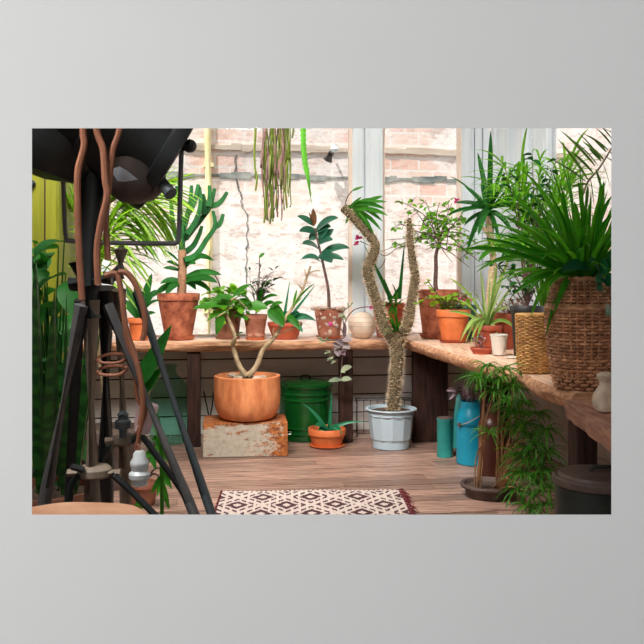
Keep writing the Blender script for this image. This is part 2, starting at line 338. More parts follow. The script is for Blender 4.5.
    def arc(s, a, b, w, rise=0.1, shape='lance', segs=7, fold=.18, roll=0.0, fwd=0.0):
        a, b = V(a), V(b); L_ = (b-a).length; m = (a+b)/2+V((0, -fwd*L_, rise*L_))
        dd = (b-a).normalized(); sg = 1 if dd.x >= 0 else -1; roll = sg*(PI/2-.25) if abs(dd.z) > .85 else sg*(abs(roll)+.5)
        s.blade([a*(1-u)**2+m*2*u*(1-u)+b*u*u for u in [i/segs for i in range(segs+1)]], w, shape, fold, roll)
    def build(s, name, mat, parent=None, loc=None, smooth_angle=40):
        me = bpy.data.meshes.new(name); o = bpy.data.objects.new(name, me); col.objects.link(o)
        if parent is not None: base = LOC[parent.name]; o.parent = parent; 
        else: base = V(loc) if loc is not None else V((0, 0, 0)); o.location = base
        LOC[o.name] = base
        me.from_pydata([v-base for v in s.v], [], s.f); me.update()
        for m in (mat if isinstance(mat, (list, tuple)) else [mat]): me.materials.append(m)
        if any(s.mi): me.polygons.foreach_set('material_index', s.mi)
        me.polygons.foreach_set('use_smooth', [smooth_angle > 0]*len(me.polygons))
        if 0 < smooth_angle < 180: me.set_sharp_from_angle(angle=math.radians(smooth_angle))
        return o
def smooth(pts, sub=5):
    pts = [V(p) for p in pts]; out = []; k = len(pts)
    for i in range(k-1):
        p0, p1, p2, p3 = pts[max(i-1, 0)], pts[i], pts[i+1], pts[min(i+2, k-1)]
        for q in range(sub):
            t = q/sub
            out.append(.5*((2*p1)+(p2-p0)*t+(2*p0-5*p1+4*p2-p3)*t*t+(3*p1-p0-3*p2+p3)*t**3))
    out.append(pts[-1]); return out
def thing(name, loc, label, cat, group=None):
    o = bpy.data.objects.new(name, None); col.objects.link(o); o.location = loc; o.empty_display_size = 0.05
    LOC[o.name] = V(loc); return tag(o, label, cat, group)
def tag(o, label, cat, group=None):
    o['label'] = label; o['category'] = cat
    if group: o['group'] = group
    return o
def struct(mb, name, mat, parent=None, **k):
    o = mb.build(name, mat, parent, **k); o['kind'] = 'structure'; return o
def rdir(lo=-.2, hi=1.0):
    a = R(0, 2*PI); z = R(lo, hi); q = math.sqrt(max(0, 1-z*z)); return V((q*math.cos(a), q*math.sin(a), z))

# pot: body with a rim, soil inside, a saucer under it (its own part)
def pot(root, rt, rb, h, mat, rim=0.25, lip=0.012, saucer=None, soil=True, facets=36, thick=0.012, soilmat=None, bulge=0.0):
    c = LOC[root.name].copy(); z0 = 0.0
    if saucer:
        m = MB(); rs = rb*1.28
        m.lathe([(rs*.85, 0), (rs, h*.09), (rs-.006, h*.09), (rs*.82, .008), (0.001, .008)], c); m.build('saucer', saucer, root); z0 = .0085
    m = MB(); rh = h*rim; k = (rt-lip-rb)/(h-rh)
    prof = [(rb, z0)]
    for i in range(1, 6): u = i/5; prof.append((rb+(rt-lip-rb)*u+bulge*math.sin(PI*u), z0+(h-rh)*u))
    prof += [(rt-lip*.1, z0+h-rh+.002), (rt, z0+h-.004), (rt-.003, z0+h), (rt-thick, z0+h), (rt-thick-.004, z0+h-.04), (rb*.8, z0+.02)]
    m.lathe(prof, c, facets); m.build('pot', mat, root)
    if soil:
        m = MB(); m.lathe([(rt-thick-.004, z0+h-.035), (rt*.6, z0+h-.026), (rt*.25, z0+h-.022), (0.001, z0+h-.021)], c, facets, cap0=False)
        m.build('soil', soilmat or M['soil'], root)
    return c+V((0, 0, z0+h-.022))
def bush(st, lf, base, center, rad, nb, nl, size, w, shape='ovate', r=0.004, droop=.6, spread=1.0, start=.35):
    for _ in range(nb):
        d = rdir(-.9, 1); q = R(.35, 1)**.5
        tip = V(center)+V((d.x*rad[0], d.y*rad[1], d.z*rad[2]))*q
        b = V(base)+V((R(-.01, .01), R(-.01, .01), 0)); mid = b.lerp(tip, .5)+V((R(-.03, .03), R(-.03, .03), R(0, .05)))
        pts = smooth([b, mid, tip], 6); st.tube(pts, [r, r*.35], 5)
        for k in range(nl):
            u = start+(1-start)*(k+R(0, .9))/nl; i = min(len(pts)-1, int(u*(len(pts)-1)+.5))
            d = rdir(-.35, .8)*spread+(pts[-1]-pts[0]).normalized()*.35
            ln = size*R(.65, 1.15); a = pts[i]; e = a+d.normalized()*ln*.25
            st.tube([a, e], r*.3, 3)
            lf.leaf(e, d, ln, w*ln/size, droop, shape, 5, .15, R(-.6, .6))
def s_at(px, t):
    k = (px-322)/F; c, n = math.cos(A), math.sin(A); return (k*(6.005+c*t)+n*t)/(c-n*k)
def t_at(px, s):
    k = (px-322)/F; c, n = math.cos(A), math.sin(A); return (c*s-k*(6.005+n*s))/(n+k*c)
SL, SR, TB = -2.35, 1.45, 0.42             # left wall, right wall, back wall in room coordinates
R3 = ROOM.to_3x3()
# ================================================================== STRUCTURE
# grey wall with the rectangular opening the greenhouse is seen through
m = MB(); y0, y1 = 1.5, 1.56
ox0, ox1 = (32-322)/F*y0, (611.3-322)/F*y0; oz0, oz1 = CH-(514.6-HZ)/F*y0, CH+(HZ-128.3)/F*y0
WX, WZ = 3.0, 3.4; q = 0.05
fr = [(-WX, y0, 0), (WX, y0, 0), (WX, y0, WZ), (-WX, y0, WZ), (ox0, y0, oz0), (ox1, y0, oz0), (ox1, y0, oz1), (ox0, y0, oz1)]
bk = [(-WX, y1, 0), (WX, y1, 0), (WX, y1, WZ), (-WX, y1, WZ), (ox0-q, y1, oz0-q), (ox1+q, y1, oz0-q), (ox1+q, y1, oz1+q), (ox0-q, y1, oz1+q)]
ring = [(0, 1, 5, 4), (1, 2, 6, 5), (2, 3, 7, 6), (3, 0, 4, 7)]
m.add(fr+bk, ring+[tuple(i+8 for i in reversed(f)) for f in ring]+[(4+i, 4+(i+1) % 4, 12+(i+1) % 4, 12+i) for i in range(4)]+[(i, 8+i, 8+(i+1) % 4, (i+1) % 4) for i in range(4)])
struct(m, 'wall_front', M['grey_wall'], smooth_angle=0)
m = MB(); m.box((0, -0.9, -0.03), (6.2, 4.8, 0.06)); struct(m, 'floor_front', M['plain_floor'], smooth_angle=0)
m = MB(); m.box((3.05, -0.9, 1.7), (0.1, 4.8, 3.4)); struct(m, 'shade_wall_right', M['grey_wall'], smooth_angle=0)  # unseen wall added to darken the right of the grey wall
# deck floor of separate boards
m = MB(); bw = 0.118; t = TB+0.04
while t > -4.9:
    s = SL-R(0, 1.2)
    while s < SR:
        ln = R(1.6, 2.8); a, b = max(s, SL-.02), min(s+ln, SR+.02)
        if b-a > .05 and min(S(x, t-bw).y for x in (a, b)) > 1.57:
            m.rbox((a+.0015, t-bw+.007, -.03), (b-.0015, t, R(-.0015, 0)))
        s += ln
    t -= bw
struct(m, 'floor', M['deck'], smooth_angle=0)
m = MB(); m.box((0, 4.1, -.06), (5.5, 5.1, .05)); struct(m, 'floor_base', M['wood_dark'], smooth_angle=0)
# boarded lower walls
m = MB(); z = 0.0
while z < .70:
    m.rbox((SL, TB+R(0, .006), z+.006), (SR, TB+.03, min(z+.141, .74))); z += .147
wb = struct(m, 'wall_back', M['panel'], smooth_angle=0)
m = MB(); m.rbox((SL, TB+.028, 0), (SR, TB+.10, .73)); struct(m, 'backing_board', M['wood_dark'], wb, smooth_angle=0)
m = MB(); z = 0.0
while z < .70:
    m.rbox((SR+R(0, .004), -4.6, z+.005), (SR+.03, TB, min(z+.145, .74))); z += .15
m.rbox((SR+.02, -4.6, 0), (SR+.10, TB+.1, .73))
struct(m, 'wall_right', M['panel'], smooth_angle=0)
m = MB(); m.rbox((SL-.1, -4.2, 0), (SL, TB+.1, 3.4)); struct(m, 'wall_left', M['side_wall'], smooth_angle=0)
m = MB(); m.rbox((SL-.1, TB-.02, .735), (SR+.1, TB+.14, .766)); m.rbox((SL-.1, TB, 2.62), (SR+.1, TB+.12, 3.4)); m.rbox((SR-.02, -4.6, .735), (SR+.14, TB, .766)); m.rbox((SR, -4.6, 2.62), (SR+.12, TB, 3.4))
struct(m, 'trim_1', M['white_paint'], smooth_angle=0)
m2 = MB(); m2.rbox((SL-.15, -5.2, 3.4), (SR+.15, TB+.16, 3.5)); m2.box((0, -0.8, 3.45), (6.2, 4.7, .1)); struct(m2, 'ceiling', M['ceiling'], smooth_angle=0)  # solid over both rooms, added to keep the sun out
# window posts and panes of the back wall
def post(px0, px1, parts, name):
    s0, s1 = s_at(px0, TB), s_at(px1, TB); m = MB(); wd = s1-s0
    for a, b, d0, d1 in parts: m.rbox((s0+wd*a, TB+d0, .77), (s0+wd*b, TB+d1, 2.64))
    struct(m, name, M['white_paint'], smooth_angle=0); return s0, s1
pa = post(353, 382.5, [(0, .37, .02, .12), (.37, .42, .045, .12), (.42, 1, 0, .12), (.55, .58, -.006, .01), (.9, 1, -.012, .02)], 'trim_2')
pb = post(462.5, 490, [(0, .42, 0, .12), (.42, .47, .04, .12), (.47, .72, .01, .12), (.72, .76, .045, .12), (.76, 1, .005, .12), (.3, .34, -.008, .01)], 'trim_3')
pc = post(84, 110, [(0, .45, 0, .12), (.45, .5, .04, .12), (.5, 1, 0, .12)], 'trim_4')
def window(n, s0, s1, fw=.028):
    m = MB()
    for a, b in ((s0, s0+fw), (s1-fw, s1)): m.rbox((a, TB+.03, .772), (b, TB+.075, 2.62))
    for a, b in ((.766, .782), (2.59, 2.62)): m.rbox((s0+fw, TB+.03, a), (s1-fw, TB+.075, b))
    o = struct(m, f'window_{n}', M['cream_paint'], smooth_angle=0)
    m = MB(); m.rbox((s0+fw, TB+.05, .782), (s1-fw, TB+.054, 2.59)); struct(m, 'pane', M['pane'], o, smooth_angle=0)
window(1, pc[1], pa[0]); window(2, pa[1], pb[0]); window(3, SL, pc[0])
# right wall: posts and windows
def rpost(px0, px1, name, mat='white_paint', d0=0.0):
    m = MB(); a, b = t_at(px0, SR), t_at(px1, SR); m.rbox((SR+d0, b, .77), (SR+.12, a, 2.64)); struct(m, name, M[mat], smooth_angle=0); return a, b
m = MB(); a, b = t_at(491, SR), t_at(510, SR)
m.rbox((SR, b, .77), (SR+.12, a, 2.64)); m.rbox((SR-.012, b, .77), (SR+.01, b+(a-b)*.2, 2.64)); m.rbox((SR-.012, b+(a-b)*.72, .77), (SR+.01, b+(a-b)*.8, 2.64))
struct(m, 'trim_5', M['white_paint'], smooth_angle=0)
rpost(511.5, 520, 'trim_6', 'white_paint', .02)
p7 = rpost(531, 540, 'trim_7', 'white_paint', .02)
p6b = t_at(520, SR)
def rwindow(n, t0, t1, fw=.03):
    m = MB()
    for a, b in ((t0, t0+fw), (t1-fw, t1)): m.rbox((SR+.03, a, .772), (SR+.075, b, 2.62))
    for a, b in ((.772, .80), (2.59, 2.62)): m.rbox((SR+.03, t0+fw, a), (SR+.075, t1-fw, b))
    o = struct(m, f'window_{n}', M['white_paint'], smooth_angle=0)
    m = MB(); m.rbox((SR+.05, t0+fw, .80), (SR+.054, t1-fw, 2.59)); struct(m, 'pane', M['pane'], o, smooth_angle=0)
rwindow(4, p7[0], p6b); rwindow(5, -1.75, p7[1])
m = MB(); m.rbox((SR, -1.9, .77), (SR+.12, -1.75, 2.64)); struct(m, 'trim_8', M['white_paint'], smooth_angle=0)
rwindow(6, -3.3, -1.9)
m = MB(); m.rbox((SR, -4.6, .77), (SR+.12, -3.3, 2.64)); struct(m, 'wall_right_front', M['white_paint'], smooth_angle=0)
# outside: old whitewashed brick walls close to the glass
TO, SO = TB+1.75, SR+1.7
m = MB(); m.rbox((-7, TO, -.3), (SO+.3, TO+.3, 3.1)); o = struct(m, 'wall_outside_back', M['brick'], smooth_angle=0)
m = MB(); m.rbox((SO, -7, -.3), (SO+.3, TO, 3.05)); struct(m, 'wall_outside_right', M['brick'], smooth_angle=0)
m = MB(); m.rbox((-8, TB+.1, -.35), (SO+.3, TO+.3, -.3)); m.rbox((SR+.1, -7, -.35), (SO, TB+.1, -.3)); struct(m, 'ground_outside', M['yard'], smooth_angle=0)
def wz(py): return CH-(py-HZ)/F*8.15
m = MB()
for s in range(-60, 31): 
    a = s*.1; m.rbox((a, TO-.03+R(-.004, .004), wz(152)+R(-.012, .012)), (a+.1, TO+.02, wz(146)+R(-.012, .012)))
struct(m, 'trim_9', M['outer_ledge'], smooth_angle=0)
m = MB(); s = -2.4
while s < 2.9:
    d = R(.05, .2); h = R(.008, .035); zc = wz(177)+R(-.012, .012)
    if s > -.9 or R(0, 1) < .7: m.rbox((s, TO-.012, zc-h), (s+d, TO+.02, zc+h))
    s += d
struct(m, 'trim_10', M['moss_ledge'], smooth_angle=0)
m = MB(); pts = []
for px, py in ((236, 155), (235, 168), (238, 185), (241, 196), (241.5, 205), (246, 213), (247.5, 226), (247, 245), (246.5, 262), (246, 285), (246, 335)):
    s = s_at(px, TO); y = S(s, TO-.004).y; pts.append(S(s, TO-.004, CH-(py-HZ)/F*y))
m.tube([p+V((R(-.012, .012), 0, 0)) for p in smooth(pts, 5)], [R(.003, .012) for _ in range(51)], 5); struct(m, 'trim_11', M['crack'])
m = MB(); s = s_at(208.5, TO-.06); m.tube([S(s, TO-.06, -.3), S(s+.01, TO-.06, 1.5), S(s-.015, TO-.06, 3.05)], .032, 10)
for z in (.9, 2.35): m.rbox((s-.05, TO-.08, z-.02), (s+.05, TO, z+.02))
tag(m.build('drain_pipe', M['yellow_pipe'], loc=S(s, TO-.06, -.3)), 'slim yellow pipe running up the whitewashed brick wall outside', 'pipe')
m = MB(); c = P(334.5, 149.5, 8.02); m.lathe([(.03, -.03), (.045, 0), (.03, .03), (.03, .05), (0.001, .055)], c, 14); m.tube([c, c+W_*.14], .012, 6); 
o = tag(m.build('insulator', M['porcelain'], loc=c), 'white round porcelain insulator fixed to the stone ledge outside', 'insulator')
m = MB(); m.tube([c+V((-.03, .0, -.03)), c+V((-.07, .04, -.1))], [.03, .05], 9); m.build('painted_shadow', M['dark_wire'], o)  # dark stub standing in for the insulator's shadow

# ================================================================== WORKTOPS
def slab(root, stations, z1, th, mats, name='top', wav=1.0):
    m = MB(); vs = []; k = len(stations)
    for i, (f, b) in enumerate(stations):
        n = mnoise.noise(V((i*.37, z1*9, 1.3)))
        dz = .004*n; g = (V((f[0], f[1], 0))-V((b[0], b[1], 0))).normalized()
        for d, z in ((0, z1+dz), ((.012+.008*n)*wav, z1-.012*wav), ((.018+.012*R(-1, 1))*wav, z1-th*.4), ((.006+.012*R(-1, 1))*wav, z1-th*.75), (-.012*wav, z1-th+.005*n*wav)):
            vs.append(S(f[0]+g.x*d, f[1]+g.y*d, z))
        vs += [S(b[0], b[1], z1-th), S(b[0], b[1], z1)]
    for i in range(k-1):
        for j in range(7):
            j2 = (j+1) % 7
            m.f.append([i*7+j, i*7+j2, (i+1)*7+j2, (i+1)*7+j]); m.mi.append(0 if j in (4, 5, 6) else 1)
    m.f += [list(range(6, -1, -1)), list(range((k-1)*7, k*7))]; m.mi += [1, 1]
    m.v = vs; return m.build(name, mats, root, smooth_angle=50)
def leg(root, s, t, w, d, h, name='leg', mat='wood_dark'):
    m = MB(); m.bbox(S(s, t, h/2), (w, d, h), R3, .006); m.build(name, M[mat], root, smooth_angle=30)
wt = thing('worktop', S(-.9, .2, 0), 'long rough-edged wooden worktop under the windows with dark posts', 'worktop')
slab(wt, [((s, -.075+.018*mnoise.noise(V((s*3.1, 0, 0)))+.01*mnoise.noise(V((s*11, 4, 0)))), (s, TB-.005)) for s in [SL+.01+(.56-SL-.01)*i/46 for i in range(47)]], TOP, .072, [M['wood_top'], M['bark_edge']])
for px in (194, 345.5): leg(wt, s_at(px, 0), 0, .098, .09, TOP-.072)
leg(wt, -2.15, 0, .1, .09, TOP-.072)
ws = thing('worktop', S(1.0, -1.3, 0), 'rough wooden side worktop running along the window wall to the woven baskets', 'worktop')
def sedge(t): return .625+.02*mnoise.noise(V((t*2.3, 7, 0)))+.012*mnoise.noise(V((t*9, 2, 0)))-(.05 if t < -2.3 else 0)*min(1, (-2.3-t)/.4)
ts = [TB-.01+(-2.93-TB)*i/50 for i in range(51)]
slab(ws, [((sedge(t), t), (SR-.005, t)) for t in ts], TOP, .075, [M['wood_top_side'], M['bark_edge']])
m = MB(); m.bbox(S(.80, -.10, (TOP-.075)/2), (.27, .045, TOP-.075), R3, .006); m.build('support_board', M['wood_dark'], ws, smooth_angle=30)
leg(ws, .93, -1.12, .17, .10, TOP-.075, 'leg'); leg(ws, 1.3, -2.4, .12, .1, TOP-.075); 
lp = thing('low_bench', V((1.35, 2.75, 0)), 'dark thick plank bench with the pale stone figure on it', 'bench')
st = []
for i in range(16):
    u = i/15; f = V((.945, 3.13, 0)).lerp(V((.86, 2.0, 0)), u); b = f+V((.75, .12, 0))
    fs = f-O; bs = b-O; st.append(((fs.dot(U)+R(-.006, .006), fs.dot(W_)), (bs.dot(U), bs.dot(W_))))
slab(lp, st, .745, .07, [M['wood_low'], M['wood_low']], wav=.2)
for c in ((1.0, 3.09), (1.0, 2.05), (1.55, 3.1), (1.5, 2.1)):
    m = MB(); m.bbox((c[0], c[1], .335), (.085, .08, .67), R3, .006); m.build('leg', M['wood_dark'], lp, smooth_angle=30)

# ================================================================== RUG
rug_o = V((-.05, 4.225, 0)); ra = math.radians(2.2); rm = Matrix.Rotation(ra, 3, 'Z')
rug = thing('rug', rug_o, 'cream and dark maroon woven rug with diamond pattern and fringe', 'rug')
m = MB(); nx, ny, LX, LY = 150, 110, 1.0, .74
def rugp(i, j):
    x = -LX/2+LX*i/nx; y = -LY/2+LY*j/ny
    return rug_o+rm @ V((x, y, .011+.0015*math.sin(i*1.3)*math.sin(j*2.1)+.004*mnoise.noise(V((x*4, y*4, 0)))))
vs = [rugp(i, j) for j in range(ny+1) for i in range(nx+1)]; fs = []; mi = []
for j in range(ny):
    for i in range(nx):
        x = (i+.5)/nx*LX; y = (j+.5)/ny*LY; px_, py_ = .262, .31
        best = 9
        for ox, oy in ((0, 0), (.5, .5)):
            fx = abs(((x+.03)/px_+ox+.5) % 1-.5); fy = abs(((y+.02)/py_+oy+.5) % 1-.5)
            best = min(best, 2*(fx+fy))
        d = best; dash = i % 6 < 4
        dark = (.20 < d < .48) or (.66 < d < .84 and dash)
        if j > ny-5: dark = j > ny-3 and i % 4 < 2
        fs.append((j*(nx+1)+i, j*(nx+1)+i+1, (j+1)*(nx+1)+i+1, (j+1)*(nx+1)+i)); mi.append(1 if dark else 0)
m.v = vs; m.f = [list(f) for f in fs]; m.mi = mi
bd = [(i, 0) for i in range(nx)]+[(nx, j) for j in range(ny)]+[(i, ny) for i in range(nx, 0, -1)]+[(0, j) for j in range(ny, 0, -1)]
n0 = len(m.v); m.v += [V((rugp(i, j).x, rugp(i, j).y, .001)) for i, j in bd]; K = len(bd)
for q_ in range(K):
    a, b = bd[q_], bd[(q_+1) % K]; m.f.append([a[1]*(nx+1)+a[0], n0+q_, n0+(q_+1) % K, b[1]*(nx+1)+b[0]]); m.mi.append(0)
m.build('pile', [M['cream_rug'], M['maroon_rug']], rug, smooth_angle=0)
for sx in (-1, 1):
    m = MB()
    for k in range(120):
        y = -LY/2+LY*k/119; a = rug_o+rm @ V((sx*LX/2, y, .009)); e = rug_o+rm @ V((sx*(LX/2+R(.02, .055)*(1 if sx > 0 else .3)), y+R(-.04, .02), .004))
        m.tube([a, (a+e)/2+V((0, 0, R(.003, .014))), e], [.0026, .0016], 4)
    m.build('fringe', M['fringe'], rug)

# ================================================================== THINGS UNDER THE WORKTOP
# rusty tin chest and the clay bowl on it
bx = V((-.535, 5.66, 0)); ba = math.radians(6.0); bR = Matrix.Rotation(ba, 3, 'Z')
chest = thing('tin_chest', bx, 'rusty cream tin chest under the round clay planter', 'chest')
m = MB(); m.bbox(bx+V((-.005, 0, .118)), (.578, .335, .236), bR, .006)
o = m.build('body', M['rust'], chest, smooth_angle=30)
m = MB(); c = bx+bR @ V((.283, -.06, .15)); m.tube([c, c+V((.03, -.004, 0)), c+V((.03, -.004, -.018)), c+V((0, 0, -.018))], .004, 6); m.build('latch', M['steel_wire'], chest)
bowl = thing('potted_frangipani', V((-.525, 5.655, .2375)), 'wide pale terracotta planter with a forked bare-stemmed plant, on rusty chest', 'plant')
c = LOC[bowl.name]; m = MB(); H = .305
m.lathe([(.14, 0), (.185, .012), (.212, .05), (.228, .10), (.233, .16), (.2325, .22), (.231, .275), (.232, H-.004), (.226, H), (.212, H), (.208, H-.03), (.17, .05)], c, 56)
m.build('pot', M['terracotta_pale'], bowl)
m = MB(); m.lathe([(.21, H-.035), (.1, H-.02), (.001, H-.012)], c, 40, cap0=False); m.build('soil', M['soil'], bowl)
for k in range(9):
    a = R(0, 2*PI); q = R(.08, .18); m = MB(); m.lathe([(.001, -.012), (.028, -.004), (.03, .006), (.001, .018)], c+V((q*math.cos(a), q*math.sin(a), H-.012)), 9, rot=Matrix.Rotation(R(-.4, .4), 3, 'X'), wob=lambda a, z: 1+.25*math.sin(a*2+z*50), cap0=False); m.build('pebble', M['stone'], bowl)
m = MB(); Y = 5.6
s1 = [(247, 376), (244, 373), (240, 367), (236.6, 359), (233.5, 348), (233.2, 342, -.03), (235.2, 337, -.05), (231, 324.5, -.05), (227, 315, -.05), (229, 304, -.04), (233, 297, -.02)]
s2 = [(248, 376), (251, 373), (257, 365), (263, 350), (273, 339, -.04), (281, 327, -.06), (287, 316, -.05), (295, 303, -.03), (302, 291, 0), (310.5, 266, 0)]
m.curve(PP(s1, Y), [.022, .016, .013, .011], 8) if False else m.tube(smooth(PP(s1, Y), 5), [.021, .0085], 8)
m.tube(smooth(PP(s2, Y), 5), [.021, .008], 8)
for tw in ([(300, 323, -.06), (289, 330, -.07), (272, 337, -.06)], [(274, 338, -.04), (273, 331, -.06), (274, 328, -.06)], [(306, 276, 0), (305, 271, .02), (305, 269, .02)], [(302, 289, 0), (299, 285, -.02), (297, 284, -.02)], [(308, 274, 0), (314, 271, .03), (320, 271, .03)], [(229, 309, -.04), (222, 314, -.1), (217, 317, -.12)], [(233, 298, -.02), (240, 302, -.06), (247, 308, -.08)]):
    m.tube(smooth(PP(tw, Y), 4), [.0065, .0035], 6)
m.build('stem', M['pale_stem'], bowl)
m = MB()
for a, b, wd, rise, rl in (((233, 297), (207, 306.5), .075, .12, .3), ((231, 305), (192, 309), .06, .10, -.3), ((222, 313), (216, 335), .072, .15, .8), ((230, 300), (216, 296), .06, .1, .2), ((233, 297), (250, 285), .06, .1, -.4),
                           ((247, 309), (268, 309), .075, .28, .5), ((252, 306), (241, 295), .06, .2, .2), ((268, 310), (284, 327), .085, .18, .7), ((270, 309), (283, 303), .06, .2, .1), ((284, 322), (272, 302), .05, .2, .4),
                           ((229, 312), (206, 322), .05, .2, .1), ((234, 338), (243, 333), .035, .2, .1), ((295, 303), (315, 283), .022, .1, .2), ((293, 306), (297, 289), .018, .05, .1), ((292, 309), (303, 297), .02, .1, .2), ((287, 316), (300, 330), .05, .2, .6)):
    m.arc(P(*a, Y-.08), P(*b, Y-.12+R(-.05, .05)), wd, rise, 'ovate', 8, .14, rl)
m.build('foliage', L['mid'], bowl)
# green enamel bin
g = thing('enamel_bin', S(s_at(305.5, .2), .2, 0), 'shiny green enamel bin with a lid, under the worktop', 'bin')
c = LOC[g.name]; m = MB(); r = .205
m.lathe([(r*.97, 0), (r*.985, .006), (r*.985, .045), (r*1.02, .05), (r*1.02, .06), (r*.985, .066), (r*.985, .085), (r*1.02, .09), (r*1.02, .10), (r*.985, .106), (r*.985, .29), (r*1.025, .297), (r*1.025, .31), (r*.985, .318), (r*.985, .335), (r*1.02, .342), (r*1.02, .352), (r*.985, .36), (r*.985, .405)], c, 56); m.build('body', M['green_enamel'], g)
m = MB(); m.lathe([(r*1.03, .395), (r*1.045, .40), (r*1.04, .412), (r*.96, .418), (r*.92, .43), (r*.6, .447), (.001, .452)], c, 56, cap0=False); o = m.build('lid', M['green_enamel'], g)
m = MB(); m.curve([c+V((-.035, 0, .448)), c+V((-.03, 0, .472)), c+V((0, 0, .478)), c+V((.03, 0, .472)), c+V((.035, 0, .448))], .006, 8); m.build('knob', M['black_metal'], o)
m = MB(); m.curve([c+V((-.197, -.03, .14)), c+V((-.21, -.075, .13)), c+V((-.19, -.09, .13))], .005, 6); m.build('handle', M['steel_wire'], g)
# demijohn
d = thing('demijohn', S(s_at(170.5, .2), .2, 0), 'big blue-green glass demijohn bottle beside the dark worktop post', 'bottle')
c = LOC[d.name]; r = .155; m = MB()
prof = [(r*.9, 0), (r, .02), (r*1.0, .10), (r*1.01, .105), (r, .11), (r, .335), (r*.97, .375), (r*.84, .42), (r*.6, .462), (r*.36, .495), (r*.27, .52), (r*.26, .555), (r*.32, .56), (r*.32, .575), (r*.25, .578)]
m.lathe(prof, c, 40); m.lathe([(q_-.005 if q_ > .05 else q_-.004, z+.004) for q_, z in prof], c, 40); m.build('bottle', M['bottle'], d)
# small orange pot with the broad-leaved plant
p = thing('potted_aloe', V(((327-322)/F*5.87, 5.87, 0)), 'small orange clay pot with a few long blue-green leaves, on floor', 'plant')
t0 = pot(p, .138, .105, .125, M['terracotta_bright'], .38, .008, M['terracotta_bright'])
m = MB(); Y = 5.86
for a, b, wd, rise, sh in (((329, 431), (332, 390), .036, -.02, 'spear'), ((327, 431), (301, 403), .036, .22, 'spear'), ((330, 429), (366, 422), .034, .16, 'spear'), ((326, 430), (318, 437, ), .055, .55, 'ovate'), ((330, 430), (342, 434), .045, .5, 'ovate'), ((327, 430), (315, 426), .05, .3, 'ovate'), ((328, 428), (327, 423), .03, .2, 'ovate')):
    m.arc(P(*a, Y), P(*b, Y-(.10 if sh == 'ovate' else .02)), wd, rise, sh, 9, .2, .5 if sh == 'ovate' else .9)
m.build('foliage', L['aloe'], p)
# pale plastic pot with the thorny forked trunk
p = thing('potted_thorn_palm', V(((391-322)/F*5.83, 5.83, 0)), 'pale blue faceted plastic pot with a thorny forked trunk plant, on floor', 'plant')
c = LOC[p.name]; m = MB(); n = 48
def fac(a, z):
    if not (.068 < z < .235): return 1
    k = 2*PI/12; x = (a % k)-k/2; return math.cos(k/2)/math.cos(x)*1.012
m.lathe([(.125, 0), (.133, .004), (.136, .056), (.139, .06), (.139, .066), (.146, .070), (.160, .20), (.162, .232), (.166, .2352), (.168, .272), (.184, .274), (.187, .279), (.184, .284), (.166, .284), (.16, .26), (.14, .20)], c, n, wob=fac); 
m.build('pot', M['white_plastic'], p, smooth_angle=12)
m = MB()
for k in range(12):
    a0 = 2*PI*k/12; pts = []
    for q_ in range(7):
        a = a0+2*PI/12*q_/6; pts.append(c+V((.1675*math.cos(a), .1675*math.sin(a), .250-.013*math.sin(PI*q_/6))))
    m.tube(pts, .0028, 5)
m.build('scalloped_band', M['white_plastic'], p)
m = MB(); m.lathe([(.16, .262), (.08, .268), (.001, .27)], c, 32, cap0=False); m.build('soil', M['soil'], p)
Y = 5.83
trunk = smooth(PP([(393.5, 414), (393.5, 405), (394.5, 392), (396.5, 372), (397.2, 355), (396, 343), (397, 333)], Y), 6)
armL = smooth(PP([(396, 345), (391, 337), (383.5, 325), (377, 303), (369.5, 280), (368, 267), (374.5, 252), (374, 242), (363, 228), (350.5, 214.5), (342.5, 207)], Y), 6)
armR = smooth(PP([(397, 345), (402, 334), (408, 323), (412, 299), (415, 278), (413, 264), (410.3, 242), (409, 218)], Y), 6)
limbs = [(trunk, [.047, .043, .043, .046]), (armL, [.040, .038, .034, .031]), (armR, [.038, .036, .031, .019])]
def rr(rs, u):
    x = u*(len(rs)-1); i = min(int(x), len(rs)-2); return rs[i]+(rs[i+1]-rs[i])*(x-i)
m = MB(); th = MB()
for pts, rs in limbs:
    k = len(pts)
    rad = [rr(rs, i/(k-1))*(1+.05*math.sin(i*2.2)) for i in range(k)]; rad[-1] *= .6
    m.tube(pts, rad, 14)
    for i in range(k-1):
        d = (pts[i+1]-pts[i]); ln = d.length; d.normalize(); x, y = basis(d)
        for _ in range(int(ln*1300)):
            u = R(0, 1); a = R(0, 2*PI); o_ = x*math.cos(a)+y*math.sin(a); b = pts[i].lerp(pts[i+1], u)+o_*rad[i]*.97
            e = b+(o_+d*R(-.2, .5)).normalized()*R(.018, .036); sd = d.cross(o_)*.0026
            th.add([b+sd, b-sd, b+d*.0034, e], [(0, 1, 3), (1, 2, 3), (2, 0, 3)])
m.build('trunk', M['thorn_trunk'], p); o = th.build('thorns', M['thorn'], p, smooth_angle=0); o['kind'] = 'stuff'
m = MB(); ap = (349, 209)
for b, wd, rise in (((383.5, 196), .034, .10), ((387.5, 202), .036, .14), ((388.5, 216), .036, .22), ((381.5, 231), .032, .25), ((374.5, 235), .032, .18), ((377, 199), .032, .12), ((385, 209), .034, .2), ((383, 222), .034, .26), ((362, 197), .024, .1), ((371, 226), .03, .2), ((366, 222), .026, .15), ((345.5, 224), .022, -.1), ((378, 214), .034, .25)):
    m.arc(P(*ap, Y)+V((R(-.02, .03), R(-.02, .02), R(-.02, .02))), P(*b, Y-.03+R(-.1, .06)), wd, rise, 'strap', 8, .2, R(.4, 1.1))
m.arc(P(352, 191, Y), P(364.5, 186.5, Y), .022, .05, 'lance', 6, .2, .6)
m.build('foliage', L['mid'], p)
m = MB(); m.tube(smooth(PP([(345, 205), (347.5, 197), (352, 191)], Y), 4), .005, 6); m.build('flower_stalk', M['dark_stem'], p)
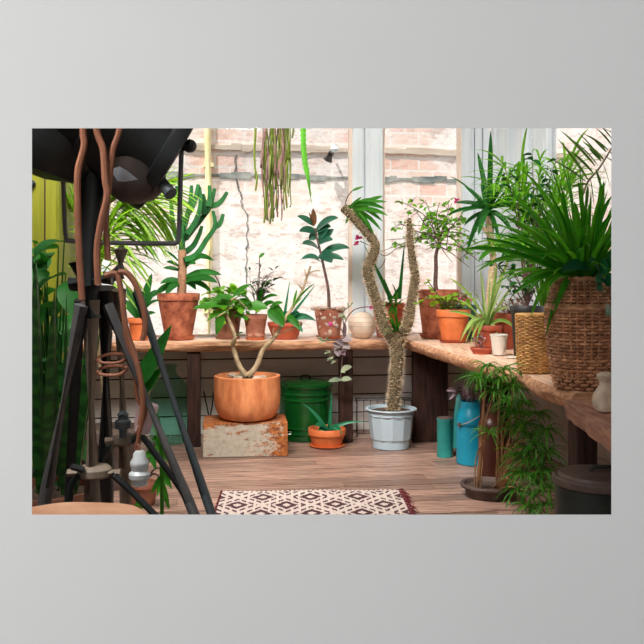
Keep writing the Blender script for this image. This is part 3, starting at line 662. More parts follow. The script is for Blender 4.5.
m = MB(); m.leaf(P(394, 322, Y-.06), (-.5, -.3, .5), .10, .02, 1.2); m.leaf(P(392, 333, Y-.06), (-.6, -.3, .2), .08, .018, 1.0)
for k in range(12): m.leaf(P(396+R(-3, 3), 331+R(-3, 3), Y-.05), (R(-.5, .5), -.6, R(.2, 1.4)), R(.12, .22), .02, .8, 'spear')
m.build('side_shoot', L['mid'], p)
# wire rack standing behind it
wr = MB(); Y = 6.2
def zpt(px, z, y=Y): return V(((px-322)/F*y, y, z))
x0, x1 = 357, 418; h = .285
for dy in (0, .1):
    wr.tube(smooth([zpt(x0, .004, Y+dy), zpt(x0, h-.03, Y+dy), zpt(x0+3, h, Y+dy), zpt(x1-3, h, Y+dy), zpt(x1, h-.03, Y+dy), zpt(x1, .004, Y+dy)], 4), .006, 6)
for k in range(1, 9): px = x0+(x1-x0)*k/9; wr.tube([zpt(px, h), zpt(px, .03)], .0035, 5)
for z in (.03, .12): wr.tube([zpt(x0, z), zpt(x1, z)], .004, 5)
for px in (x0, x1):
    for z in (.03, h-.03): wr.tube([zpt(px, z), zpt(px, z, Y+.1)], .005, 5)
tag(wr.build('wire_rack', M['dark_wire'], loc=zpt(387, 0, Y+.05)), 'low dark wire rack standing behind the pale blue plastic pot', 'rack')
m = MB(); a = S(s_at(209, .28), .28, .006)
m.tube(smooth([P(203.3, 390, 6.18), P(206, 402, 6.18), P(209, 418, 6.18), a+V((0, 0, .05)), a], 4), .006, 6); m.tube(smooth([P(213.5, 391, 6.2), P(212.5, 404, 6.2), P(210, 418, 6.18), a+V((0.01, 0, .05)), a], 4), .006, 6)
tag(m.build('bent_wire', M['dark_wire'], loc=a), 'thin bent dark wires in a narrow V behind the rusty chest', 'wire')
# teal tin and blue milk can
def fl(px, Y): return V(((px-322)/F*Y, Y, 0))
t_ = thing('teal_tin', fl(445, 5.52), 'small teal tin with a tall strap handle beside the blue milk can', 'tin')
c = LOC[t_.name]; m = MB(); m.lathe([(.052, 0), (.055, .003), (.055, .25), (.057, .253), (.057, .262), (.053, .262), (.05, .2), (.05, .02)], c, 32); m.build('body', M['teal'], t_)
m = MB(); m.lathe([(.0535, .262), (.054, .268), (.03, .271), (.001, .272)], c, 28, cap0=False); m.build('lid', M['dark_clay'], t_)
m = MB(); m.blade(smooth([c+V((.057, -.02, .06)), c+V((.066, -.02, .2)), c+V((.072, -.02, .30)), c+V((.09, 0, .40)), c+V((.10, .03, .43))], 5), .026, 'even', .05, 1.2); 
m.blade(smooth([c+V((.061, -.02, .06)), c+V((.070, -.02, .2)), c+V((.076, -.02, .30)), c+V((.094, 0, .40)), c+V((.104, .03, .43))], 5), .026, 'even', .05, 1.2); m.build('handle', M['teal'], t_)
k_ = thing('milk_can', fl(472, 5.32), 'bright blue enamel milk can with a thin wire handle, on floor', 'can')
c = LOC[k_.name]; r = .103; m = MB()
m.lathe([(r*.95, 0), (r, .006), (r, .29), (r*.99, .305), (r*.9, .335), (r*.78, .36), (r*.745, .372), (r*.745, .40), (r*.76, .405), (r*.76, .412), (r*.70, .412), (r*.68, .36), (r*.85, .28), (r*.85, .02)], c, 44); m.build('body', M['blue_enamel'], k_)
m = MB(); m.curve([c+V((-r*.85, -.07, .265)), c+V((-.04, -.125, .295)), c+V((.03, -.125, .335)), c+V((r*.82, -.045, .36))], .0042, 6); m.build('handle', M['steel_wire'], k_)
m = MB(); m.lathe([(.012, -.012), (.014, 0), (.012, .012)], c+V((-r*.92, -.06, .265)), 10, cap1=True); m.build('lug', M['dark_clay'], k_)
# striped purple cuttings standing in the milk can
v = thing('striped_purple_cutting', c+V((0, 0, .37)), 'purple and white striped leaves standing in the blue milk can', 'plant')
b = LOC[v.name]; m = MB(); lf = MB(); Y = 5.32
for pts, lv in (([(470, 404), (462, 396), (456, 391)], [((456, 391), (446, 391)), ((455, 391), (449, 400)), ((457, 391), (459, 385)), ((456, 391), (463, 388))]), ([(471, 404), (466, 393), (464, 386)], [((464, 386), (468, 395)), ((464, 386), (463, 397)), ((465, 387), (464.5, 380))]), ([(473, 404), (474, 394), (473, 386)], [((473, 386), (471, 402)), ((473, 386), (478, 391)), ((472, 388), (466, 401)), ((473, 386), (476, 380))])):
    m.tube([b+V((0, 0, -.05))]+smooth(PP(pts, Y), 3), .0045, 6)
    for a, e in lv: lf.arc(P(*a, Y), P(*e, Y-.04), .036, .15, 'ovate', 6, .2, R(-.6, .9))
m.build('stem', M['dark_stem'], v); lf.build('foliage', L['violet'], v)
# brown jug, sedge in a clay tray, dark bin
j = thing('stoneware_jug', fl(493, 4.86), 'tall dark brown glazed jug behind the sedge stems', 'jug')
c = LOC[j.name]; m = MB(); r = .088
m.lathe([(r*.95, 0), (r, .008), (r, .33), (r*.97, .35), (r*.7, .385), (r*.45, .40), (r*.4, .44), (r*.47, .445), (r*.47, .46), (r*.36, .46), (r*.33, .42)], c, 36); m.build('body', M['brown_jug'], j)
tr = thing('potted_sedge', V((.93, 4.52, 0)), 'sedge with drooping grassy whorls growing from a low dark clay tray', 'plant')
c = LOC[tr.name]; m = MB(); m.lathe([(.115, 0), (.12, .004), (.128, .045), (.150, .052), (.154, .062), (.150, .070), (.134, .070), (.124, .055), (.118, .02)], c, 40); m.build('tray', M['dark_clay'], tr)
m = MB(); m.lathe([(.124, .05), (.06, .056), (.001, .058)], c, 28, cap0=False); m.build('soil', M['soil'], tr)
stm = MB(); lf = MB(); wh = [(487, 366, 3.95), (500, 379, 3.9), (478, 377, 3.97), (513, 386, 3.9), (504, 370, 3.92), (522, 402, 3.9), (531, 436, 3.9), (516, 428, 3.95), (541, 466, 3.85), (524, 474, 3.85), (508, 400, 4.0), (546, 430, 3.86), (489, 432, 4.3), (534, 496, 3.8), (515, 456, 3.95), (538, 414, 3.9), (527, 450, 3.9), (547, 452, 3.84), (494, 392, 3.95), (520, 414, 3.95), (548, 488, 3.78), (517, 490, 3.9), (538, 484, 3.8), (528, 462, 3.86), (535, 445, 3.84), (524, 425, 3.9), (543, 475, 3.8), (530, 508, 3.78), (545, 505, 3.76), (518, 472, 3.9), (512, 412, 3.95), (486, 380, 3.95)]
for k, (px, py, Y) in enumerate(wh):
    Y -= .1 if py < 396 else 0; hub = P(px, py, Y); b = c+V((R(-.08, -.05), R(-.06, .0), .05)) if k in (0, 2, 12, 18, 31) else c+V((R(.02, .11), R(-.1, 0), .05))
    mid = b.lerp(hub, .55)+V((R(-.02, .02), R(-.03, .03), .06))
    if k in (0, 2, 12, 18, 31): mid = V((b.x+.0, b.y-.25*(b.y-hub.y), hub.z*.6))
    stm.tube(smooth([b, mid, hub], 6), [.0045, .003], 6)
    n_ = 24
    for q_ in range(n_):
        a = 2*PI*(q_+R(-.4, .4))/n_; lf.leaf(hub, (math.cos(a), math.sin(a), R(-.2, .9)), R(.07, .15), R(.006, .010), R(1.0, 2.2), 'strap', 6, .25, R(-.5, .5))
stm.build('stem', M['reed'], tr); lf.build('foliage', L['sedge'], tr)
bn = thing('lidded_bin', V((.975, 2.85, 0)), 'dark metal bin with a brown lid under the plank bench', 'bin')
c = LOC[bn.name]; m = MB(); r = .15; h = .50
m.lathe([(r*.94, 0), (r*.95, .006), (r*.955, .2), (r*.97, .21), (r*.955, .22), (r*.96, h)], c, 48, cap1=True); m.build('body', M['bin_body'], bn)
m = MB(); m.lathe([(r*1.0, h-.012), (r*1.03, h-.008), (r*1.03, h+.012), (r*.98, h+.02), (r*.9, h+.018), (r*.86, h+.028), (r*.4, h+.036), (.001, h+.037)], c, 48, cap0=False); o = m.build('lid', M['bin_lid'], bn)
m = MB(); m.curve([c+V((-.03, -.02, h+.036)), c+V((-.02, -.02, h+.052)), c+V((.06, -.02, h+.052)), c+V((.07, -.02, h+.034))], .007, 8); m.build('handle', M['bin_body'], o)
m = MB(); a0 = math.radians(232)
vs = [c+V((r*.962*math.cos(a0+da), r*.962*math.sin(a0+da), z)) for da in [i*.055 for i in range(6)] for z in (.31, .36, .40)]
m.add(vs, [(i*3+q_, i*3+3+q_, i*3+4+q_, i*3+1+q_) for i in range(5) for q_ in range(2)]); m.build('rust_patch', M['rust'], bn)
# ================================================================== PLANTS ON THE LONG WORKTOP
def topthing(name, px, t, label, cat='plant', group=None):
    return thing(name, S(s_at(px, t), t, TOP+.003), label, cat, group)
# little orange pot with a leafy plant behind the tripod
p = topthing('potted_leafy_plant', 139, .12, 'small bright orange pot with deep green leaves, half hidden by tripod')
t0 = pot(p, .085, .062, .165, M['terracotta_bright'], .25); Y = LOC[p.name].y
m = MB()
for b, wd, rise in (((152, 273), .065, .15), ((156, 313), .04, .3), ((126, 285), .06, .2), ((146, 296), .05, .3), ((158, 290), .05, .35), ((118, 300), .06, .3), ((135, 282), .05, .1), ((160, 301), .04, .4)):
    m.arc(t0, P(*b, Y-R(-.03, .1)), wd, rise, 'ovate', 8, .15, R(.2, 1))
m.build('foliage', L['deep'], p)
# euphorbia in the tall pot
p = topthing('potted_candelabra_cactus', 178.5, .13, 'tall terracotta pot with a branching green candelabra cactus')
Y = LOC[p.name].y; t0 = pot(p, .157, .098, .335, M['terracotta'], .16, .008, M['terracotta'])
m = MB(); m.tube(smooth([t0+V((.02, 0, -.05))]+PP([(182, 285), (182.5, 262), (182, 250)], Y), 5), [.036, .031, .03], 10); m.build('trunk', M['brown_trunk'], p)
m = MB()
def arm(pts, r0=.019, r1=.016, j=.0): m.tube(smooth(PP(pts, Y, j), 5), [r0]+[r0]*2+[r1]*2+[r1*.55] if False else [r0, r1], 8, star=.22)
dz = [0, .05, -.06, .07, -.04]
for i, pts in enumerate([[(182, 256), (182, 230), (179.5, 205), (176.5, 186)], [(182, 233), (187, 217), (190.5, 202), (191.6, 185.5)], [(188.5, 213), (195, 200), (198.3, 184.5)],
    [(184, 240), (193, 229), (203, 217), (210.5, 206), (214.8, 188.6)], [(186, 236), (196, 221), (200.5, 205), (199.5, 187)], [(210, 206), (218, 204), (223, 199), (227.3, 192)], [(204, 216), (205, 205), (203, 194)], [(209, 208), (210, 197), (209.3, 185.5)],
    [(184, 253), (193, 246), (199, 235), (202, 226)], [(184, 260), (196, 255), (207, 239), (215, 226), (213, 211)], [(214, 227), (219, 224.5), (221.5, 220), (223.3, 214)], [(182, 245), (175, 232), (172, 215), (171, 200)]]):
    m.tube(smooth(PP([(a, b, dz[i % 5]) for a, b in pts], Y), 5), [.026, .025, .022, .013], 8, star=.2)
m.build('branches', M['cactus'], p)
m = MB()
for a, b, wd, rise in (((184, 261), (214, 261), .06, .30), ((184, 270), (208, 256), .05, .25), ((183, 284), (153, 297), .055, .25), ((183, 284), (218, 283), .055, .28), ((183, 283), (160, 284), .05, .3), ((184, 282), (205, 271), .05, .2), ((182, 270), (166, 262), .035, .2), ((182, 272), (163, 268), .035, .15), ((184, 284), (212, 293), .05, .35), ((182, 285), (165, 296), .05, .4), ((184, 266), (196, 264), .045, .2), ((183, 283), (196, 290), .05, .5), ((181, 264), (164, 250), .03, .1), ((183, 278), (222, 275), .05, .2)):
    m.arc(P(*a, Y), P(*b, Y-R(-.08, .14)), wd, rise, 'obov', 8, .15, R(.2, .9))
m.build('foliage', L['deep'], p)
# leafy begonia in the dark pot
p = topthing('potted_geranium', 228, .16, 'dark brown pot hidden in bushy round yellow-green leaves')
Y = LOC[p.name].y; t0 = pot(p, .108, .078, .22, M['brown_glaze'], .2, .006, M['brown_glaze'])
st, lf = MB(), MB(); bush(st, lf, t0, t0+V((.02, -.06, .06)), (.24, .16, .15), 26, 5, .075, .062, 'ovate', .004, .8)
st.build('stem', M['dark_stem'], p); lf.build('foliage', L['bright'], p)
lf = MB()
for k in range(16): lf.leaf(t0+V((R(-.16, .2), R(-.18, .0), R(-.06, .16))), rdir(-.2, .5), R(.07, .10), .07, .8, 'ovate', 6, .12, R(-.6, .6))
lf.build('old_foliage', L['mid'], p)
m = MB(); m.tube(smooth([t0]+PP([(222, 296), (219, 283), (212.5, 271)], Y), 4), .006, 6); m.build('bare_twig', M['dark_stem'], p)
# dusty pot with a dusky little bush
p = topthing('potted_coffee_bush', 255.5, .06, 'small dusty lime-stained clay pot with a thin dusky bush, on saucer')
Y = LOC[p.name].y; t0 = pot(p, .088, .060, .178, M['terracotta_dusty'], .2, .003, M['terracotta_bright'])
m = MB(); c = LOC[p.name]; m.lathe([(.0668, .026), (.0715, .05)], c, 36, cap0=False); m.build('lime_stain', M['limed'], p)
st, lf = MB(), MB()
st.tube(smooth([t0-V((0, 0, .02))]+PP([(257, 300), (259, 280), (259.5, 262), (259.5, 256)], Y), 4), [.006, .003], 6)
bush(st, lf, t0+V((.01, 0, .05)), P(262, 276, Y), (.13, .09, .13), 17, 5, .058, .02, 'lance', .003, .9)
st.build('stem', M['dark_stem'], p); lf.build('foliage', L['dusk'], p)
lf = MB()
lf.arc(P(259, 258, Y), P(265, 253, Y), .03, .1, 'ovate', 5, .1, .5)
for a, b, wd in (((257, 312), (238, 300), .06), ((258, 312), (268, 306), .06), ((256, 311), (244, 308), .06), ((258, 311), (262, 288), .05), ((256, 308), (250, 292), .06), ((259, 311), (275, 303), .05), ((262, 290), (271, 281), .04), ((258, 300), (248, 284), .045), ((259, 304), (278, 296), .04)): lf.arc(P(*a, Y), P(*b, Y-.07), wd, .3, 'ovate', 7, .12, R(.2, .9))
lf.build('lower_foliage', L['mid'], p)
# low wide red pot with spiky leaves
p = topthing('potted_dragon_leaf', 285, .10, 'low wide red-brown pot with a spiky leaf and drooping leaves')
Y = LOC[p.name].y; t0 = pot(p, .132, .092, .125, M['terracotta_red'], .22, .005)
m = MB()
for a, b, wd, rise, sh in (((283, 324), (290, 279), .028, 0, 'spear'), ((285, 324), (316, 284), .038, -.04, 'lance'), ((283, 322), (269, 306), .06, .25, 'ovate'), ((286, 322), (303, 333), .06, .45, 'ovate'), ((287, 321), (316, 321), .055, .3, 'lance'), ((284, 321), (280, 308), .05, .2, 'ovate'), ((286, 321), (293, 306), .05, .2, 'ovate'), ((283, 322), (274, 316), .06, .4, 'ovate'), ((287, 322), (300, 313), .05, .3, 'ovate'), ((284, 322), (290, 314), .06, .3, 'ovate')):
    m.arc(P(*a, Y), P(*b, Y-R(.02, .1)), wd, rise, sh, 8, .18, R(.3, .9))
m.build('foliage', L['aloe'], p)
# rubber plant in the shell-crusted pot
p = topthing('potted_rubber_plant', 329, .10, 'rubber plant in a red pot crusted with pale shells and pebbles')
Y = LOC[p.name].y; t0 = pot(p, .108, .080, .215, M['terracotta_dusty'], .25, .004, M['terracotta']); c = LOC[p.name]
m = MB()
for k in range(26):
    a = R(0, 2*PI); q = R(.02, .118) if k < 16 else .112; z = .222+R(-.008, .012); s_ = R(.014, .028)
    m.lathe([(.001, -s_*.5), (s_*.9, -s_*.2), (s_, s_*.15), (.001, s_*.6)], c+V((q*math.cos(a), q*math.sin(a), z)), 8, rot=Matrix.Rotation(R(-.6, .6), 3, 'X'), cap0=False); m.build('pebble', M['shell'], p); m = MB()
for a, z in ((-2.0, .16), (-1.75, .11), (-1.2, .165), (-2.45, .09), (-.9, .10), (-1.5, .05), (-2.2, .19), (-1.5, .185), (-.75, .18), (-2.6, .15), (-1.85, .04), (-1.15, .12)):
    q = .08+.024*z/.2; m = MB(); s_ = R(.011, .021)
    m.lathe([(.001, -s_*.5), (s_*.9, -s_*.2), (s_, s_*.15), (.001, s_*.6)], c+V((q*math.cos(a), q*math.sin(a), z)), 9, rot=V((0, 0, 1)).rotation_difference(V((math.cos(a), math.sin(a), 0))).to_matrix(), wob=lambda t_, z_: 1+.3*math.sin(2*t_+z*90), cap0=False); m.build('shell', M['shell'], p)
m = MB(); m.tube(smooth([t0-V((0, 0, .03))]+PP([(328.8, 298), (327.5, 285), (323.5, 266), (320, 250), (317, 238), (315, 228)], Y), 5), [.0135, .009, .007], 8); m.build('stem', M['dark_stem'], p)
m = MB()
for a, b, wd, rise, rl in (((316, 231), (338.5, 218), .062, .22, .5), ((314, 226), (297, 216), .045, .18, .4), ((316, 232), (331, 227), .06, .25, .6), ((316, 233), (299, 231.5), .055, .25, .5), ((317, 238), (309, 240), .085, .35, .3), ((318, 244), (334, 229), .055, .1, .9), ((318, 245), (333, 240), .055, .22, .5), ((319, 250), (302, 244), .07, .22, .2), ((319, 238), (329, 225), .06, .05, 1.0), ((320, 253), (314, 262), .0, .2, .4), ((321, 256), (350, 248.5), .055, .3, .5), ((320, 254), (332, 263), .085, .25, .3), ((321, 258), (344, 260), .048, .22, .5), ((319, 259), (301, 259.5), .04, .3, .4)):
    if wd: m.arc(P(*a, Y), P(*b, Y-R(-.04, .1)), wd*1.25, rise, 'ovate', 9, .14, rl)
m.tube(smooth(PP([(321, 262), (314, 258), (308, 258)], Y), 4), .004, 5)
m.build('foliage', L['rubber'], p)
m = MB(); m.arc(P(314, 226, Y), P(313, 208, Y), .045, .0, 'ovate', 7, .2, 1.2); m.arc(P(313.5, 225, Y), P(308.5, 212, Y-.02), .03, .0, 'lance', 7, .3, .8); m.build('young_leaf', L['bud'], p)
# cream ball
b_ = thing('ceramic_ball', S(s_at(362.5, .08), .08, TOP+.002), 'round cream ceramic ball with grooves and slots, on worktop', 'ornament')
c = LOC[b_.name]; r = .104; m = MB(); m.lathe([(r*.35, 0)]+[(r*math.sin(PI*(.12+.83*i/22)), r*.93-r*math.cos(PI*(.12+.83*i/22))) for i in range(23)]+[(.012, r*1.92)], c, 44, cap1=True); m.build('body', M['cream_ball'], b_)
m = MB()
for z in (-.055, -.004, .028, .062): 
    q = math.sqrt(r*r-z*z); m.lathe([(q+.0006, r*.93+z-.0012), (q+.0015, r*.93+z), (q+.0006, r*.93+z+.0012)], c, 44, cap0=False)
for a in (-PI/2-.16, -PI/2-1.0, -PI/2+.75):
    m.blade([c+V((math.cos(a)*math.sqrt(r*r-z*z)*1.006, math.sin(a)*math.sqrt(r*r-z*z)*1.006, r*.93+z)) for z in (-.03, -.01, .01, .03)], .016, 'even', 0, 0)
m.build('groove', M['groove'], b_)
# red pot with strappy leaves behind the thorny trunk
p = topthing('potted_snake_plant', 389, .20, 'red-brown pot with two tall stiff leaves, behind thorny trunk')
Y = LOC[p.name].y; t0 = pot(p, .133, .095, .265, M['terracotta_red'], .18, .006)
m = MB()
for a, b, wd, rise in (((391, 300), (363, 243), .042, .03), ((399, 299), (405, 238), .034, .0), ((390, 300), (384, 278), .04, .02), ((398, 299), (392, 283), .03, .05), ((394, 299), (400, 285), .04, 0)): m.arc(P(*a, Y), P(*b, Y-.02), wd, rise, 'spear', 10, .25, .5)
m.build('foliage', L['deep'], p)
m = MB()
for k in range(16): m.leaf(t0+V((R(-.05, .07), -.10, R(-.02, .02))), (R(-.8, .6), -.7, R(-.1, 1.4)), R(.10, .19), .022, 1.3, 'lance', 7, .2, R(-.4, .4))
m.build('trailing_foliage', L['mid'], p)
# trailing purple plant over the edge of the worktop
p = thing('trailing_inch_plant', S(s_at(346, -.02), -.02, TOP+.002), 'trailing pinkish-grey plant hanging over worktop edge above green bin', 'plant')
Y = 5.90; st, lf, gr = MB(), MB(), MB(); b = LOC[p.name]
for pts in ([(346, 338), (343, 346, -.06), (340, 356, -.07)], [(346, 338), (341, 345, -.05), (333, 349, -.07), (330, 356, -.07), (335, 362, -.06)], [(345, 338), (343, 352, -.08), (341.5, 368, -.05), (340.5, 381, -.03)], [(345, 338), (335, 340, -.05), (322, 341, -.07)], [(346, 338), (344, 328, -.02), (347, 318, -.04), (354, 310, -.06), (362, 307.5, -.07), (372, 306.5, -.07)], [(345, 337), (340, 328, -.03), (332, 326, -.06)], [(346, 338), (343, 320), (343, 312), (350, 306)]):
    st.tube(smooth(PP(pts, Y), 5), .0045, 6)
for a, b2, wd in (((344, 346), (335, 341), .05), ((343, 346), (350, 349), .055), ((341, 350), (332, 344), .05), ((340, 350), (345, 356), .05), ((342, 345), (334, 350), .045), ((336, 349), (339, 357), .05), ((344, 338), (345, 323), .03), ((343, 341), (352, 341), .06), ((341, 352), (347, 351), .045)): lf.arc(P(*a, Y-.075), P(*b2, Y-.11), wd, .2, 'ovate', 7, .2, R(-.3, .8))
for a, b2, wd in (((332, 352), (324, 354), .026), ((333, 356), (325, 350), .022), ((334, 357), (327, 361), .024), ((335, 359), (336, 351), .02), ((334, 361), (328, 359), .028), ((336, 361), (331, 364), .02), ((325, 341), (317, 338), .03), ((326, 341), (319, 343), .03), ((329, 341), (325, 338), .03), ((322, 341), (318, 339), .02), ((341, 371), (352, 367), .045), ((341, 371), (345, 373), .03), ((341, 380), (328, 382), .038), ((341, 380), (352, 379.5), .04)): gr.arc(P(*a, Y-.06), P(*b2, Y-.09), wd, .15, 'ovate', 7, .15, R(-.2, .8))
for a, b2 in (((350, 306), (354, 303)), ((345, 311), (341, 309)), ((344, 314), (339, 317)), ((348, 308), (347, 302)), ((343, 316), (346, 320))): gr.arc(P(*a, Y-.02), P(*b2, Y-.06), .03, .1, 'ovate', 6, .15, .5)
st.build('stem', M['dark_stem'], p); lf.build('purple_leaves', L['purple'], p); gr.build('pale_leaves', L['greyleaf'], p)
for c_ in ((373, 307.5), (331, 325.5)):
    m = MB(); h0 = P(*c_, Y-.07)
    for k in range(7): m.leaf(h0, rdir(-.6, .8)+V((0, -.3, 0)), .032, .026, .4, 'ovate', 4, .1, R(-1, 1))
    m.build('flower', M['magenta'], p)
# ================================================================== PLANTS ON THE SIDE WORKTOP
def on(name, px, Y, label, cat='plant'): return thing(name, on_top(px, Y, TOP+.004), label, cat)
p = on('potted_bougainvillea', 438, 6.15, 'large terracotta pot and saucer with a small-leaved flowering shrub tree')
Y = LOC[p.name].y; t0 = pot(p, .163, .115, .36, M['terracotta'], .18, .012, M['terracotta'])
st, lf = MB(), MB()
tr_ = smooth([t0-V((0, 0, .03))]+PP([(435.5, 285), (436, 268), (436, 255), (439, 243), (440.5, 232)], Y), 5); st.tube(tr_, [.018, .014, .011], 8)
ends = [(404, 203, 0), (398, 222, -.1), (386, 240, -.15), (380, 252, -.1), (415, 210, .1), (425, 200, .15), (440, 202, 0), (452, 203, -.1), (462, 215, -.1), (470, 232, -.15), (478, 244, -.2), (468, 254, -.1), (452, 262, -.15), (420, 232, -.2), (410, 246, -.1), (430, 214, -.15), (447, 222, .1), (425, 250, -.2), (480, 262, -.1), (470, 268, 0), (456, 236, -.2), (398, 250, .1), (412, 225, .15), (446, 250, -.2)]
for ex, ey, ez in ends:
    a = tr_[min(len(tr_)-1, int(R(.72, 1)*len(tr_)))]; e = P(ex, ey, Y+ez*.8); mid = a.lerp(e, .5)+V((R(-.03, .03), R(-.02, .02), R(-.01, .05)))
    pts = smooth([a, mid, e], 6); st.tube(pts, [.0055, .002], 5)
    for sub in range(3):
        f0 = pts[int(R(.35, .95)*(len(pts)-1))]; f1 = f0+rdir(-.3, .9)*R(.07, .16); tw = smooth([f0, f0.lerp(f1, .5)+V((R(-.02, .02), R(-.02, .02), .015)), f1], 4); st.tube(tw, [.0025, .0012], 4)
        for k in range(5):
            q = tw[int(R(.2, 1)*(len(tw)-1))]; d = rdir(-.6, .8); e2 = q+d*R(.008, .03); st.tube([q, e2], .0012, 3)
            lf.leaf(e2, d, R(.03, .052), R(.02, .034), .6, 'ovate', 4, .15, R(-1.2, 1.2))
st.tube(smooth(PP([(386, 258), (380, 268), (370, 270)], Y-.1), 5), .003, 5); st.tube(smooth([PP([(420, 246)], Y)[0]]+PP([(400, 247), (385, 256), (372, 247), (360, 241)], Y-.12), 5), .0035, 5)
st.build('stem', M['dark_stem'], p); lf.build('foliage', L['bright'], p)
for px, py in ((356, 244), (358.5, 238), (456.5, 201)):
    m = MB()
    for k in range(6): m.leaf(P(px, py, Y-.12), rdir(-.8, .8), .034, .026, .3, 'ovate', 4, .1, R(-1, 1))
    m.build('flower', M['magenta'], p)
p = on('potted_pelargonium', 453.5, 5.72, 'wide-rimmed terracotta pot with scraggly yellow-green leaves, at worktop corner')
Y = LOC[p.name].y; t0 = pot(p, .122, .083, .225, M['terracotta_bright'], .24, .010, M['terracotta_red'])
st, lf = MB(), MB(); bush(st, lf, t0, t0+V((0, -.02, .06)), (.17, .12, .07), 20, 4, .045, .042, 'ovate', .0035, .8)
for pts in ([(446, 306), (432, 296), (424, 300), (420, 305)], [(447, 306), (436, 292), (428, 281)], [(450, 305), (440, 297), (433, 296)], [(456, 306), (463, 296), (470, 294)]):
    q = smooth(PP(pts, Y-.05), 4); st.tube(q, .004, 5)
    for k in range(6): lf.leaf(q[-1-k], rdir(-.2, .5), R(.04, .065), .05, .6, 'ovate', 5, .1, R(-.5, .5))
st.build('stem', M['dark_stem'], p); lf.build('foliage', L['lime'], p)
lf = MB(); st = MB(); bush(st, lf, t0, t0+V((.02, .03, .10)), (.12, .08, .05), 10, 4, .03, .016, 'lance', .003, .8); lf.build('dry_foliage', L['dry'], p)
p = on('potted_cyclamen', 466, 6.0, 'dark green plastic pot with a magenta flower, behind terracotta pots')
t0 = pot(p, .085, .065, .255, M['dark_green_plastic'], .12, .006); m = MB()
for k in range(14): m.leaf(P(464+R(-3, 3), 301+R(-2, 2), 5.96), rdir(-.5, .8), .045, .04, .3, 'ovate', 4, .15, R(-1, 1))
m.build('flower', M['magenta'], p); m = MB()
for k in range(9): m.leaf(t0+V((R(-.05, .05), R(-.05, .05), 0)), rdir(.1, .8), .07, .05, .8, 'ovate', 5, .12, R(-.5, .5))
m.build('foliage', L['deep'], p)
p = on('potted_dracaena', 491, 5.62, 'slim ringed-trunk dracaena with a crown of long sword leaves')
Y = LOC[p.name].y; t0 = pot(p, .105, .08, .20, M['brown_glaze'], .18, .006)
m = MB(); q = smooth([t0-V((0, 0, .02))]+PP([(489.5, 300), (491, 280), (493, 258), (492.5, 244), (489.5, 228), (489, 216)], Y), 6)
m.tube(q, [(.023+.0025*math.sin(i*2.4))*(1.15-.35*i/len(q)) for i in range(len(q))], 9); m.tube(smooth(PP([(491, 237), (486, 231), (482.5, 227)], Y), 4), [.02, .018, .012], 8); m.build('trunk', M['dracaena_trunk'], p)
m = MB(); 
for tx, ty, wd, rise in ((490.5, 130, .034, 0), (477.5, 152, .034, .02), (464.5, 186, .03, .1), (449, 176, .026, .15), (461, 213, .045, .15), (466, 254, .035, .35), (464, 226, .04, .25), (472, 204, .05, .12), (514, 170, .035, .05), (524, 195, .04, .15), (529, 215, .035, .25), (505, 162, .035, .0), (500, 240, .04, .35), (490, 252, .05, .2), (482, 180, .04, .0), (512, 232, .035, .3), (446, 216, .032, .16), (497, 178, .045, 0), (478, 236, .04, .35), (520, 180, .03, .1), (455, 203, .03, .15)):
    m.arc(P(489.5+R(-1, 1), 211+R(-5, 3), Y), P(tx, ty, Y-R(-.15, .25)), wd*1.2, rise, 'lance' if wd > .04 else 'strap', 9, .22, R(.2, 1.0))
m.build('crown', L['deep'], p)
m = MB()
for tx, ty in ((484, 247), (520, 246), (470, 250), (505, 236), (499, 225), (514, 262), (487, 234), (526, 251), (478, 262), (508, 226)): m.arc(P(495, 249, Y), P(tx, ty, Y-R(.0, .15)), .032, .2, 'strap', 8, .2, R(.2, .9))
m.build('side_shoot', L['strap'], p)
p = on('potted_spider_plant', 487, 5.14, 'pale striped spider plant arching from a red clay pot')
Y = LOC[p.name].y; t0 = pot(p, .098, .068, .155, M['terracotta_red'], .22, .006)
m = MB()
for tx, ty, rise in ((448, 278, .25), (497, 262, .02), (512, 252, .1), (447, 312, .25), (470, 352, .75), (460, 343, .8), (476, 353, .8), (463, 336, .7), (502, 290, .1), (480, 268, .05), (506, 268, .1), (472, 290, .2), (516, 330, .6), (510, 308, .4), (456, 300, .3), (494, 285, .05), (465, 350, .9), (498, 340, .8), (490, 270, 0), (518, 282, .2)):
    m.arc(t0+V((R(-.02, .02), R(-.02, .02), 0)), P(tx, min(ty, 345), Y-R(.0, .2)), R(.018, .026), rise, 'strap', 10, .25, R(.1, .9))
m.build('foliage', L['spider'], p)
p = on('potted_dry_shrub', 511, 5.25, 'brown clay pot heaped with dry twiggy leaves beside the spider plant')
Y = LOC[p.name].y; t0 = pot(p, .112, .092, .225, M['terracotta_red'], .15, .005)
st, lf = MB(), MB(); bush(st, lf, t0, t0+V((-.02, 0, .05)), (.14, .1, .06), 22, 4, .035, .016, 'lance', .003, 1.0); st.build('stem', M['dark_stem'], p); lf.build('foliage', L['dry'], p)
p = on('potted_seedling', 482, 4.86, 'tiny pinkish seedling plant in a flat red clay dish')
t0 = pot(p, .072, .055, .035, M['terracotta_red'], .35, .003); st, lf = MB(), MB()
bush(st, lf, t0, t0+V((0, 0, .06)), (.06, .05, .05), 10, 4, .028, .012, 'lance', .002, .6); st.build('stem', M['dark_stem'], p); lf.build('foliage', L['violet'], p)
p = on('white_cup', 499, 4.74, 'small chipped white clay cup standing beside the golden basket', 'cup')
c = LOC[p.name]; m = MB(); m.lathe([(.036, 0), (.037, .003), (.05, .112), (.053, .114), (.053, .122), (.048, .122), (.034, .012), (.001, .01)], c, 28); m.build('body', M['white_cup'], p)
m = MB(); m.lathe([(.046, .105), (.001, .109)], c, 20, cap0=False); m.build('soil', M['soil'], p)
m = MB(); c = on_top(512, 4.55, TOP+.004); 
